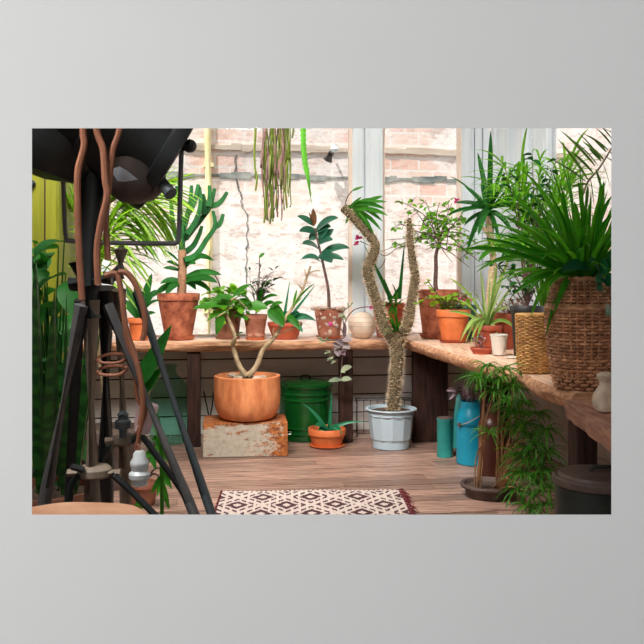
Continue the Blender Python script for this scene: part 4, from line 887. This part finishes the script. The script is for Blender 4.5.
tg = thing('plant_label', c, 'small pale paper plant label lying on side worktop before the white cup', 'label')
m.bbox(c+V((0, 0, .004)), (.07, .05, .006), Matrix.Rotation(.6, 3, 'Z'), .002); m.build('card', M['white_cup'], tg)
p = on('potted_fig', 527, 4.7, 'black plastic pot with a bushy small dark-leaved fig, behind golden basket')
Y = LOC[p.name].y; t0 = pot(p, .098, .075, .29, M['black_plastic'], .13, .006)
st, lf = MB(), MB(); bush(st, lf, t0, P(522, 258, Y), (.19, .14, .28), 13, 9, .055, .026, 'ovate', .004, .9)
for tx, ty in ((532, 155), (548, 165), (505, 168), (520, 172), (540, 178), (512, 185), (556, 160)):
    q = smooth([t0, t0.lerp(P(tx, ty, Y), .6)+V((R(-.04, .04), 0, 0)), P(tx, ty, Y)], 7); st.tube(q, [.005, .0015], 5)
    for k in range(12): lf.leaf(q[-1-int(R(0, 9))], rdir(-.5, .6), R(.05, .08), .03, 1, 'ovate', 5, .15, R(-.6, .6))
st.build('stem', M['dark_stem'], p); lf.build('foliage', L['deep'], p)
p = on('potted_bamboo_palm', 545, 4.85, 'light green feathery palm seedling between the fig and window wall')
Y = LOC[p.name].y; t0 = pot(p, .09, .07, .2, M['terracotta'], .2, .006); st, lf = MB(), MB()
for k in range(34):
    tx, ty = R(492, 575), R(160, 245); e = P(tx, ty, Y+R(-.25, .25)); q = smooth([t0, t0.lerp(e, .6)+V((R(-.03, .03), R(-.03, .03), .12)), e], 8); st.tube(q, [.004, .002], 5)
    for i in range(8, len(q), 2):
        dd = (q[i]-q[i-1]).normalized(); sd = basis(dd)[0]
        for sg in (-1, 1): lf.leaf(q[i], dd*.7+sd*sg*.7+V((0, 0, R(-.2, .3))), R(.16, .30), R(.015, .024), R(.8, 1.8), 'lance', 7, .2, R(-.3, .3))
st.build('stem', L['bright'], p); lf.build('foliage', L['bright'], p)
# golden woven basket
def woven(root, prof, rows, nst, mat, name='weave', rad=.006, amp=.006, inner=None):
    c = LOC[root.name]; m = MB(); zs = [q_[1] for q_ in prof]
    def rz(z):
        for i in range(len(prof)-1):
            if prof[i][1] <= z <= prof[i+1][1]:
                u = (z-prof[i][1])/max(1e-6, prof[i+1][1]-prof[i][1]); return prof[i][0]+(prof[i+1][0]-prof[i][0])*u
        return prof[-1][0]
    H = zs[-1]; n = nst*4
    for k in range(rows):
        z = H*(k+.5)/rows; r = rz(z); ph = PI*(k % 2); pts = []
        for j in range(n+1):
            a = 2*PI*j/n; w_ = math.sin(nst*.5*2*PI*j/n+ph)
            pts.append(c+V(((r+amp*w_)*math.cos(a), (r+amp*w_)*math.sin(a), z)))
        m.tube(pts, rad, 6, cap=False)
    o = m.build(name, mat, root)
    m = MB()
    for j in range(nst):
        a = 2*PI*(j+.5)/nst; m.tube([c+V((rz(H*i/10)*math.cos(a), rz(H*i/10)*math.sin(a), H*i/10)) for i in range(11)], rad*.8, 5)
    m.build('stakes', mat, root)
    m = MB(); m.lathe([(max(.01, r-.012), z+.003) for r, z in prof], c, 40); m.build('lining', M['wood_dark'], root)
    return rz
g = on('woven_basket', 534, 3.86, 'golden straw woven basket, straight-sided, between the fig and big wicker basket', 'basket')
woven(g, [(.074, 0), (.077, .06), (.080, .16), (.083, .272)], 32, 24, M['wicker_gold'], rad=.0046, amp=.0042)
m = MB(); c = LOC[g.name]; pts = [c+V((.083*math.cos(a), .083*math.sin(a), .274)) for a in [2*PI*i/40 for i in range(41)]]; m.tube(pts, .0075, 7, cap=False); m.build('rim', M['wicker_gold'], g)
# big wicker basket with the strap-leaved plant
g = on('planted_wicker_basket', 581.5, 3.31, 'big brown belly-shaped wicker basket full of long green strap leaves'); c = LOC[g.name]
wprof = [(.100, 0), (.110, .05), (.124, .13), (.136, .22), (.139, .28), (.134, .33), (.122, .38), (.110, .42), (.106, .445)]
woven(g, wprof, 32, 30, M['wicker_brown'], rad=.0066, amp=.0075)
m = MB()
for z, r in ((.447, .106), (.335, .139), (.326, .141)): m.tube([c+V((r*math.cos(a), r*math.sin(a), z+.003*math.sin(a*14))) for a in [2*PI*i/60 for i in range(61)]], .0085, 7, cap=False)
m.build('rim', M['wicker_brown'], g)
m = MB(); m.lathe([(.096, .42), (.001, .425)], c, 24, cap0=False); m.build('soil', M['soil'], g)
m = MB(); t0 = c+V((0, 0, .42))
for k in range(130):
    a = R(0, 2*PI); el = R(.25, 1.5)**1; ln = R(.28, .54)*(1.0 if el > .5 else .9)
    d = V((math.cos(a)*math.cos(el), math.sin(a)*math.cos(el), math.sin(el)+.25))
    m.leaf(t0+V((math.cos(a)*R(0, .06), math.sin(a)*R(0, .06), 0)), d, ln, R(.018, .034), R(.3, 1.5), 'strap', 10, .22, R(-.5, .5))
for tx, ty, rise, wd in ((462, 249, .16, .028), (489, 262, .25, .026), (500, 214, .1, .03), (505, 232, .14, .03), (518, 285, .35, .026), (528, 188, .04, .03), (545, 178, .03, .03), (563, 165, .0, .03), (578, 180, 0, .028), (604, 180, 0, .034), (612, 213, .1, .034), (530, 318, .75, .028), (554, 314, .9, .03), (545, 340, .8, .02), (600, 205, 0, .03), (535, 205, .06, .032), (522, 226, .1, .03), (480, 238, .12, .026), (552, 195, .02, .032), (615, 240, .2, .03), (510, 298, .4, .026)):
    m.arc(t0+V((R(-.03, .03), R(-.05, 0), 0)), P(tx, ty, 3.3-R(.0, .25)), wd, rise, 'strap', 11, .22, R(.2, .9))
m.build('foliage', L['strap'], g)
m = MB()
for a, b in (((600, 275), (588, 262)), ((607, 285), (595, 282)), ((600, 275), (607, 262)), ((606, 286), (615, 279)), ((604, 292), (596, 290)), ((612, 312), (606, 316)), ((590, 270), (560, 272)), ((606, 268), (614, 258))): m.arc(P(*a, 3.18), P(*b, 3.08), .05, .25, 'ovate', 7, .15, R(.2, .8))
m.build('broad_foliage', L['aloe'], g)
# palm whose frond reaches in from the window side
p = on('potted_kentia_palm', 640, 3.75, 'tall palm by the window wall, its dark frond arching over the wicker basket')
t0 = pot(p, .14, .10, .25, M['terracotta'], .2, .008); st, lf = MB(), MB(); Y = 3.6
def frond(rach, n, ln, wd, droop, side=None, up=.2, base=2):
    q = smooth(rach, 8); st.tube(q, [.007, .0025], 6); k = len(q)
    for i in range(n):
        u = .18+.82*i/n; j = min(k-2, int(u*(k-1))); pnt = q[j].lerp(q[j+1], u*(k-1)-j); dd = (q[j+1]-q[j]).normalized(); sd = dd.cross(V((0, 1, .0))).normalized() if side is None else side
        for sg in (-1, 1): lf.leaf(pnt, dd*.75+sd*sg*.75+V((0, R(-.25, .25), up*R(.2, 1))), ln*(.55+.6*math.sin(PI*u))*R(.85, 1.1), wd, droop, 'lance', 7, .2, .3+R(-.3, .3))
st.tube(smooth([t0, P(612, 300, Y+.1), P(584, 215, Y), P(586, 186, Y-.05), P(600, 167, Y-.1), P(611, 149, Y-.15), P(630, 115, Y-.2)], 6), [.007, .003], 6)
for a, b in (((586, 182), (550, 159)), ((588, 180), (557, 138)), ((593, 173), (569, 150)), ((595, 166), (560, 130)), ((598, 166), (573, 140)), ((600, 158), (576, 131)), ((604, 160), (582, 141)), ((606, 152), (590, 136)), ((608, 150), (582, 133)), ((612, 146), (596, 128)), ((617, 138), (604, 118)), ((603, 164), (611, 190)), ((596, 170), (604, 200)), ((590, 178), (594, 208)), ((610, 152), (622, 170)), ((587, 184), (572, 186)), ((588, 186), (585, 220)), ((614, 142), (592, 118)), ((601, 161), (588, 148))):
    lf.arc(P(*a, Y-.1), P(*b, Y-.1+R(-.08, .08)), .014, .06, 'lance', 8, .2, .6)
for e in ((690, 150), (660, 90), (720, 230)): frond([t0, P(650, 260, Y), P((650+e[0])/2, (240+e[1])/2-20, Y), P(*e, Y+.1)], 18, .25, .016, .6)
st.build('stem', M['pale_stem'], p); lf.build('foliage', L['frond'], p)
# pale stone figure
f_ = thing('stone_figure', V(((606-322)/F*2.84, 2.84, .749)), 'small pale weathered stone figure on the dark plank bench', 'ornament')
c = LOC[f_.name]; m = MB()
m.lathe([(.034, 0), (.042, .01), (.044, .035), (.036, .06), (.024, .082), (.019, .095), (.022, .105), (.030, .115), (.031, .126), (.022, .135), (.001, .137)], c, 22, wob=lambda a, z: 1+.12*math.sin(2*a+z*30)+.06*math.sin(5*a)); m.build('body', M['stone'], f_)
# ================================================================== HANGING PLANTS
h = thing('hanging_rhipsalis', P(274, 60, 5.1), 'stringy green-brown cactus stems hanging from a pot at the ceiling', 'plant')
c = LOC[h.name]; m = MB(); m.lathe([(.07, -.16), (.11, -.02), (.115, 0), (.105, 0), (.1, -.02), (.06, -.14)], c, 28); m.build('pot', M['terracotta'], h)
m = MB()
for k in range(3):
    a = 2*PI*k/3; m.tube([c+V((.11*math.cos(a), .11*math.sin(a), 0)), c+V((0, 0, .25)), V((c.x, c.y, 3.4))], .003, 5)
m.build('cord', M['dark_wire'], h)
m = MB(); br = MB(); Y = 5.0
for k in range(60):
    px = R(262, 291) if k % 3 else R(266, 284); end = R(165, 222) if 263 < px < 282 else R(160, 212); top = c+V((R(-.09, .09), R(-.1, .02), 0))
    pts = [top, P(px+R(-3, 3), 105, Y+R(-.06, .06))]; y_ = 128; x_ = px
    while y_ < end: pts.append(P(x_, y_, Y+R(-.03, .03))); y_ += R(14, 24); x_ += R(-2, 1.6)
    pts.append(P(x_, end, Y)); q = smooth(pts, 3); k2 = len(q)
    (m if k % 5 < 3 else br).tube(q, [(.0045 if (i//5) % 2 else .007)*(1-.3*i/k2) for i in range(k2)], 5)
for pts in ([(255, 100), (255.5, 130), (254.5, 150), (255, 168), (257, 178), (255.5, 191)], [(281, 110), (282, 138), (289.5, 158)], [(289, 158), (286, 170), (285.5, 190), (287, 208)], [(293, 100), (293.5, 128), (292, 138)], [(266, 180), (266, 205), (264, 223)], [(270, 180), (272, 205), (270, 224)]):
    q = smooth([c+V((0, 0, 0))]+PP(pts, Y) if pts[0][1] < 120 else PP(pts, Y), 4); m.tube(q, [.009, .008, .006], 5)
for px, py in ((286.5, 206), (271.5, 214), (269, 218), (265, 185), (272, 200), (255.5, 176), (277, 205)): m.leaf(P(px, py-8, Y), (R(-.1, .1), R(-.1, .1), -1), .085, .02, .1, 'lance', 5, .1, R(-1, 1))
m.build('green_stems', L['hang'], h); br.build('brown_stems', M['dark_stem'], h)
h = thing('hanging_strap_cactus', P(302, 40, 5.1), 'single flat scalloped green stem hanging beside the stringy cactus', 'plant')
c = LOC[h.name]; m = MB(); m.lathe([(.06, -.13), (.09, -.02), (.095, 0), (.088, 0), (.08, -.02), (.05, -.11)], c, 28); m.build('pot', M['terracotta_dusty'], h)
m = MB(); m.tube([c+V((-.09, 0, 0)), c+V((0, 0, .2)), V((c.x, c.y, 3.4))], .003, 5); m.tube([c+V((.09, 0, 0)), c+V((0, 0, .2))], .003, 5); m.build('cord', M['dark_wire'], h)
m = MB(); q = smooth([c+V((0, -.09, .01))]+PP([(303, 110), (303.2, 128), (303.5, 145), (305, 162), (308, 178), (311.5, 203)], Y), 7); k = len(q); vs = []; fs = []
for i, p_ in enumerate(q):
    hw = (.017+.0025*(1 if i % 2 else -1))*(1 if i < k*.75 else max(.12, (k-1-i)/(k*.25))); vs += [p_+V((-hw, .003, 0)), p_+V((0, -.004, 0)), p_+V((hw, .003, 0)), p_+V((0, .004, 0))]
for i in range(k-1):
    for j in range(4): fs.append((i*4+j, i*4+(j+1) % 4, i*4+4+(j+1) % 4, i*4+4+j))
m.add(vs, fs); m.build('stem', L['ric'], h)
# ================================================================== PLANTS AND THINGS BEHIND THE TRIPOD
y_ = thing('cupboard', V((-1.75, 4.55, 0)), 'tall yellow-green painted cupboard with dark hinge holes, behind tripod', 'cupboard')
c = LOC[y_.name]; m = MB(); m.bbox(c+V((0, .2, .98)), (.52, .4, 1.96), None, .006); m.build('body', M['yellow'], y_, smooth_angle=30)
for x in (-.13, .13):
    m = MB(); m.bbox(c+V((x, -.009, .98)), (.25, .018, 1.88), None, .004); o = m.build('door', M['yellow'], y_, smooth_angle=30)
    m = MB()
    for xx in (-.06, .06): m.box(c+V((x+xx, -.0185, .98)), (.008, .003, 1.8))
    m.build('groove', M['wood_dark'], o, smooth_angle=0)
for py in (171, 178, 185):
    z = P(0, py, 4.53).z
    for x in (-.06, .09): m = MB(); m.box(c+V((x, -.022, z)), (.03, .008, .02)); m.build('hinge', M['black_metal'], y_)
m = MB()
for py in (184,): m.lathe([(.02, 0), (.022, .012), (.012, .024), (.001, .026)], c+V((.12, -.02, P(0, py, 4.53).z)), 14, rot=Matrix.Rotation(PI/2, 3, 'X'))
m.build('knob', M['black_metal'], y_)
p = thing('potted_feather_palm', V((-1.25, 4.75, 0)), 'yellow-green feathery palm in a clay pot behind the tripod', 'plant')
t0 = pot(p, .19, .14, .34, M['dark_clay'], .2, .01); st, lf = MB(), MB(); Y = 4.75
def wfrond(rach, n, ln, wd, dirs, droop):
    q = smooth(rach, 8); st.tube(q, [.009, .003], 6); k = len(q)
    for i in range(n):
        u = .25+.75*i/n; j = min(k-2, int(u*(k-1))); pnt = q[j].lerp(q[j+1], u*(k-1)-j); dd = (q[j+1]-q[j]).normalized()
        for dv in dirs: lf.leaf(pnt, dd*.6+V(dv)+V((R(-.1, .1), R(-.15, .15), R(-.1, .1))), ln*(.6+.5*math.sin(PI*u))*R(.85, 1.1), wd, droop, 'strap', 8, .2, R(-.4, .6))
wfrond([t0, P(92, 280, Y), P(98, 222, Y), P(114, 200, Y-.1), P(135, 196, Y-.15), P(158, 205, Y-.2)], 30, .46, .022, ((.35, 0, -.55), (.2, -.3, .35)), 1.0)
wfrond([t0, P(95, 290, Y-.1), P(102, 240, Y-.2), P(112, 215, Y-.25), P(128, 205, Y-.3)], 24, .42, .022, ((.25, 0, -.6), (.3, -.1, .2)), 1.0)
wfrond([t0, P(88, 290, Y), P(84, 235, Y), P(72, 210, Y), P(55, 205, Y)], 22, .40, .02, ((-.3, 0, -.5), (0, -.3, .3)), 1.0)
wfrond([t0, P(100, 270, Y-.05), P(120, 225, Y), P(145, 200, Y), P(172, 188, Y)], 26, .34, .02, ((.6, 0, -.35), (.1, -.3, .35)), .7)
st.build('stem', M['pale_stem'], p); lf.build('foliage', L['palm'], p)
p = thing('potted_snake_plant', V((-1.12, 3.3, 0)), 'tall clump of dark banded snake plant leaves in a big floor pot', 'plant')
t0 = pot(p, .2, .15, .36, M['brown_glaze'], .2, .01); m = MB()
for k in range(12):
    a = R(0, 2*PI); q = R(.03, .14); b = t0+V((q*math.cos(a), q*math.sin(a), 0)); ln = R(.65, 1.0)
    d = V((q*math.cos(a)*1.2, q*math.sin(a)*1.2, 1)); m.leaf(b, d, ln, R(.06, .085), R(-.1, .1), 'spear' if k % 4 == 0 else 'lance', 10, .22, R(0, 3.1))
m.build('foliage', L['snake'], p)
p = thing('potted_philodendron', V((-1.25, 3.75, 0)), 'dark broad-leaved philodendron filling the corner behind the tripod legs', 'plant')
t0 = pot(p, .17, .13, .3, M['dark_clay'], .2, .01); st, lf = MB(), MB()
for k in range(90):
    px, py = R(28, 84), R(225, 500); Yk = R(3.55, 4.2); e = P(px, py, Yk)
    if px > 68 and py < 330: continue
    q = smooth([t0, t0.lerp(e, .6)+V((0, 0, .06)), e], 5); st.tube(q, [.006, .003], 5)
    lf.leaf(e, V((R(-.6, .6), -.6, R(-.3, .5))), R(.16, .26), R(.07, .12), 1.2, 'ovate', 7, .12, R(-.5, .5))
st.build('stem', L['deep'], p); lf.build('foliage', L['deep'], p)
p = thing('potted_cut_leaf_plant', V((-.97, 4.35, 0)), 'low green cut-leaved plant on the floor between tripod legs and chest', 'plant')
t0 = pot(p, .085, .065, .12, M['terracotta_dusty'], .22, .005); st, lf = MB(), MB(); Y = 4.3
for hub, tips in (((160, 478), ((151, 494), (157, 497), (162, 492), (166, 500), (170, 513), (168, 486), (155, 487))), ((158, 440), ((150, 425), (163, 450), (167, 462), (158, 455), (165, 438), (152, 440))), ((142, 500), ((134, 508), (142, 514), (150, 512), (136, 500))), ((150, 452), ((146, 440), (160, 462), (156, 470), (143, 460))), ((163, 470), ((175, 478), (172, 490), (168, 462)))):
    h_ = P(*hub, Y); st.tube(smooth([t0, t0.lerp(h_, .6)+V((0, 0, .04)), h_], 5), [.006, .004], 6)
    for tp in tips: lf.arc(h_, P(*tp, Y-R(.02, .1)), R(.028, .042), .15, 'lance', 7, .15, R(.2, .9))
st.build('stem', M['dark_stem'], p); lf.build('foliage', L['mid'], p)
p = thing('potted_banana_leaf_plant', V((-.72, 3.62, 0)), 'single broad dark green leaf rising in front of the demijohn', 'plant')
t0 = pot(p, .07, .055, .11, M['brown_glaze'], .22, .005); st, lf = MB(), MB(); Y = 3.6
for pts, a, b, wd in (([(162, 440), (150, 400)], (138, 384), (172, 324), .10), ([(160, 440), (150, 410)], (142, 392), (163, 366), .07)):
    st.tube(smooth([t0]+PP(pts, Y)+[P(*a, Y)], 5), [.008, .006], 6); lf.arc(P(*a, Y), P(*b, Y-.05), wd, -.12, 'lance', 9, .12, .7)
st.build('stem', L['mid'], p); lf.build('foliage', L['deep'], p)
# ================================================================== FOREGROUND: SPOTLIGHT ON ITS TRIPOD
T = thing('spotlight', P(96, 500, 2.45)*1, 'old black studio spotlight on a dark tripod with brown cables, nearest the opening', 'spotlight')
T.location.z = 0; LOC[T.name] = V((P(96, 500, 2.45).x, 2.45, 0)); T.location = LOC[T.name]
Y = 2.45
ax = V((.80, .30, -.47)).normalized(); rq = V((0, 0, 1)).rotation_difference(ax).to_matrix()
hc = P(124, 116, Y)
m = MB(); r = .205
m.lathe([(.06, -.34), (.13, -.31), (.175, -.25), (.195, -.17), (.2, -.08), (.206, -.075), (.206, -.05), (.2, -.045), (r, .13), (r*1.09, .135), (r*1.11, .145), (r*1.11, .175), (r*1.04, .18), (r*.93, .17), (r*.9, .10)], hc, 44, rot=rq); o = m.build('lamp_housing', M['black_metal'], T)
m = MB(); m.lathe([(r*.92, .10), (r*.7, .13), (r*.3, .15), (.001, .155)], hc, 36, rot=rq, cap0=False); m.build('lens', M['bottle'], o)
m = MB(); kc = P(186, 147, Y-.1); m.lathe([(.010, -.03), (.010, .002), (.018, .005), (.020, .018), (.015, .028), (.001, .03)], kc, 18, rot=V((0, 0, 1)).rotation_difference(V((.8, -.5, .1))).to_matrix()); m.build('knob', M['black_metal'], o)
m = MB(); m.tube(smooth([P(158, 176, Y-.05), P(165, 186, Y-.1), P(171, 194, Y-.12)], 4), [.014, .018, .022, .02], 12); m.build('handle', M['blue_metal'], o)
# ballast box and lower hood under the housing
m = MB(); c = P(55, 130, Y-.02); m.lathe([(.02, -.15), (.12, -.13), (.165, -.06), (.17, .05), (.16, .2), (.001, .21)], c, 32, rot=Matrix.Rotation(.35, 3, 'Y')); m.build('transformer_housing', M['black_metal'], T)
m = MB(); c = P(136, 180, Y-.06); m.lathe([(.001, -.072), (.05, -.062), (.075, -.04), (.088, -.005), (.09, .03), (.088, .06)], c, 32, rot=Matrix.Rotation(-.12, 3, 'Y'), cap0=False, cap1=True); m.build('lower_hood', M['warm_hood'], T)
m = MB(); c = P(123, 174, Y-.165); m.blade([P(112.5, 171, Y-.16), P(118, 174, Y-.17), P(126, 176.5, Y-.17), P(138, 179.5, Y-.155)], .045, 'lance', .06, -1.3); m.build('painted_glint', M['glint'], T)  # pale blade painted as a reflection on the metal
# thin U-shaped yoke
m = MB(); m.tube(smooth([P(184, 146, Y-.06), P(181.6, 150, Y-.06), P(180, 200, Y-.06), P(178.8, 236, Y-.06), P(176, 242.5, Y-.06), P(168, 243.5, Y-.05), P(120, 243, Y), P(72, 241, Y+.02), P(66, 236, Y+.03), P(64, 200, Y+.04), P(62, 150, Y+.04)], 5), .0072, 8); m.build('yoke', M['grey_metal'], T)
# mast under the lamp, clamps, column, legs
m = MB(); m.tube(smooth(PP([(94, 150), (91, 205), (88, 250), (88, 300)], Y), 5), [.04, .036, .03, .026], 14); m.build('mast', M['black_metal'], T)
m = MB(); m.tube(PP([(78, 262), (82, 290)], Y+.03), .030, 12); m.tube(PP([(70, 284), (112, 278)], Y), .022, 12); m.tube(PP([(88, 286), (90, 318)], Y), [.042, .034], 14); m.tube(PP([(106, 276), (116, 270), (119, 280)], Y-.02), .018, 10); m.build('clamp', M['black_metal'], T)
m = MB(); m.tube(PP([(121, 250), (120, 275)], Y+.02), [.022, .020], 12); m.tube(PP([(121, 246), (121, 250)], Y+.02), [.012, .026], 12); m.build('spigot', M['brown_metal'], T)
m = MB(); m.tube([P(90.5, 300, Y), P(92.5, 520, Y), V((P(93.5, 600, Y).x, Y, .12))], [.029, .030, .030], 16); m.build('column', M['brown_metal'], T)
def rail(mat, pts, rad, name='leg'):
    m = MB(); m.tube(pts, rad, 12); return m.build(name, M[mat], T)
def floorhit(a, b):                                   # follow a-b down to the floor
    u = (a.z-.012)/(a.z-b.z); return a+(b-a)*u
for mat, a, b, ya, yb, rad in (('grey_metal', (82, 305), (44, 505), 2.42, 2.50, .021), ('grey_metal', (108, 305), (194, 514), 2.42, 2.30, .0150), ('blue_metal', (137, 292), (211.5, 514), 2.42, 2.30, .0135), ('black_metal', (106, 288), (106, 514), 2.55, 2.80, .028), ('brown_metal', (119, 290), (126, 514), 2.50, 2.72, .0205), ('black_metal', (80, 300), (68, 514), 2.52, 2.75, .016)):
    A_, B_ = P(*a, ya), P(*b, yb); E = floorhit(A_, B_); o = rail(mat, [A_, A_.lerp(E, .5), E], [rad*1.1, rad, rad*.85])
    m = MB(); m.lathe([(rad*1.2, -.012), (rad*1.3, 0), (rad*1.1, .03), (rad*.9, .035)], E, 12); m.build('rubber_foot', M['black_metal'], o)
for nm, c_, rr_, Yc in (('collar', (95, 472), .05, Y), ('collar', (124, 440), .036, 2.62)):
    m = MB(); c = P(*c_, Yc); m.lathe([(rr_*.55, -.018), (rr_*.8, -.016), (rr_, -.008), (rr_, .01), (rr_*.8, .02), (rr_*.5, .022)], c, 24, cap1=True); m.tube([c+V((-rr_*1.6, -.01, .0)), c+V((rr_*1.6, -.01, 0))], .012, 10); m.build(nm, M['brown_metal'], T)
for pts, yy in (([(112, 474), (128, 488), (145, 505), (160, 520)], Y-.03), ([(132, 442), (141, 436), (160, 460), (180, 488), (193, 512)], 2.5), ([(80, 474), (72, 484), (68, 500), (64, 520)], Y-.03), ([(70, 466), (84, 470)], Y-.05), ([(110, 445), (104, 456), (100, 468)], Y+.04)):
    m = MB(); m.tube(smooth(PP(pts, yy), 5), .0105, 8); m.build('brace', M['black_metal'], T)
m = MB(); c = P(123, 425, 2.58); m.lathe([(.012, -.04), (.012, -.012), (.024, -.01), (.026, .012), (.016, .02), (.016, .03), (.02, .034), (.001, .05)], c, 18); m.build('wing_bolt', M['blue_metal'], T)
# cables
for pts, rad, yy in (([(84, 60), (83, 128), (84, 146), (78, 170), (77.5, 200), (79, 250), (82, 300)], .0095, Y-.24), ([(92, 60), (96, 126), (103, 150), (105, 180), (107, 196), (101, 222), (97, 250), (98, 285)], .0095, Y-.24), ([(124, 70), (120, 126), (113, 150), (109, 185), (107, 205), (106, 225), (108, 260)], .0085, Y-.22), ([(104, 276), (116, 274), (121, 290), (124, 315), (127, 332), (133, 350), (139, 372), (143, 400), (140, 425)], .0085, Y-.10), ([(118, 272), (128, 274), (138, 290), (144.5, 315), (144.5, 332), (142, 340)], .0085, Y-.12), ([(124, 330), (128, 345), (134, 372), (138, 400), (146, 408), (140, 430), (136, 450)], .006, Y-.06)):
    m = MB(); m.tube(smooth(PP(pts, yy), 6), rad, 8); m.build('cable', M['cable'], T)
m = MB()
for py in (363, 375): m.tube(smooth(PP([(98, py-2), (104, py), (116, py), (124, py-3), (126, py-8), (112, py-9, .06), (100, py-6, .06), (98, py-2)], Y-.03), 5), .005, 7)
m.build('cable', M['cable'], T)
i_ = thing('insulator', P(139.5, 486, 2.33), 'white ribbed porcelain insulator hanging on a cable among tripod legs', 'insulator')
c = LOC[i_.name]; m = MB(); m.lathe([(.014, 0), (.022, .002), (.024, .018), (.030, .024), (.031, .036), (.022, .045), (.024, .055), (.027, .062), (.026, .072), (.019, .082), (.018, .094), (.012, .102), (.001, .104)], c, 28); m.build('body', M['porcelain'], i_)
m = MB(); m.curve([c+V((0, 0, .10)), c+V((-.004, 0, .12)), P(136, 450, 2.345)], .004, 6); m.build('cord', M['cable'], i_)
k_ = thing('paper_bag', P(141, 433, 2.5), 'small crumpled pale pink paper bag hanging behind the tripod column', 'bag')
c = LOC[k_.name]; m = MB(); rot = Matrix.Rotation(.25, 3, 'Y')
m.lathe([(.018, 0), (.024, .004), (.030, .05), (.034, .085), (.030, .094), (.012, .098)], c, 14, rot=rot, wob=lambda a, z: 1+.10*math.sin(3*a+z*60)+.05*math.sin(7*a), cap1=True); m.build('body', M['pink_paper'], k_, smooth_angle=20)
m = MB(); m.curve([c+V((-.01, -.03, .0)), c+V((.01, -.036, .04)), c+V((.03, -.03, .08)), P(139, 404, 2.4)], .004, 6); m.build('string', M['cable'], k_)
# round cut-wood stool top near the opening
sx = P(62, 516, 1.95); s_ = thing('stump_stool', V((sx.x, 1.98, 0)), 'round pale cut-wood stump, its top just showing below tripod', 'stump')
c = LOC[s_.name]; hz = P(62, 499, 2.0+.2).z
m = MB(); r = .2; wob = lambda a, z: 1+.03*math.sin(3*a)+.02*math.sin(7*a+1); m.lathe([(r*1.04, 0), (r, .1), (r*.98, hz-.05), (r, hz-.008)], c, 48, wob=wob); m.build('bark', M['dark_clay'], s_)
m = MB(); m.lathe([(r, hz-.008), (r*.985, hz), (r*.5, hz+.002), (.001, hz+.002)], c, 48, wob=wob, cap0=False); m.build('cut_face', M['stump'], s_)
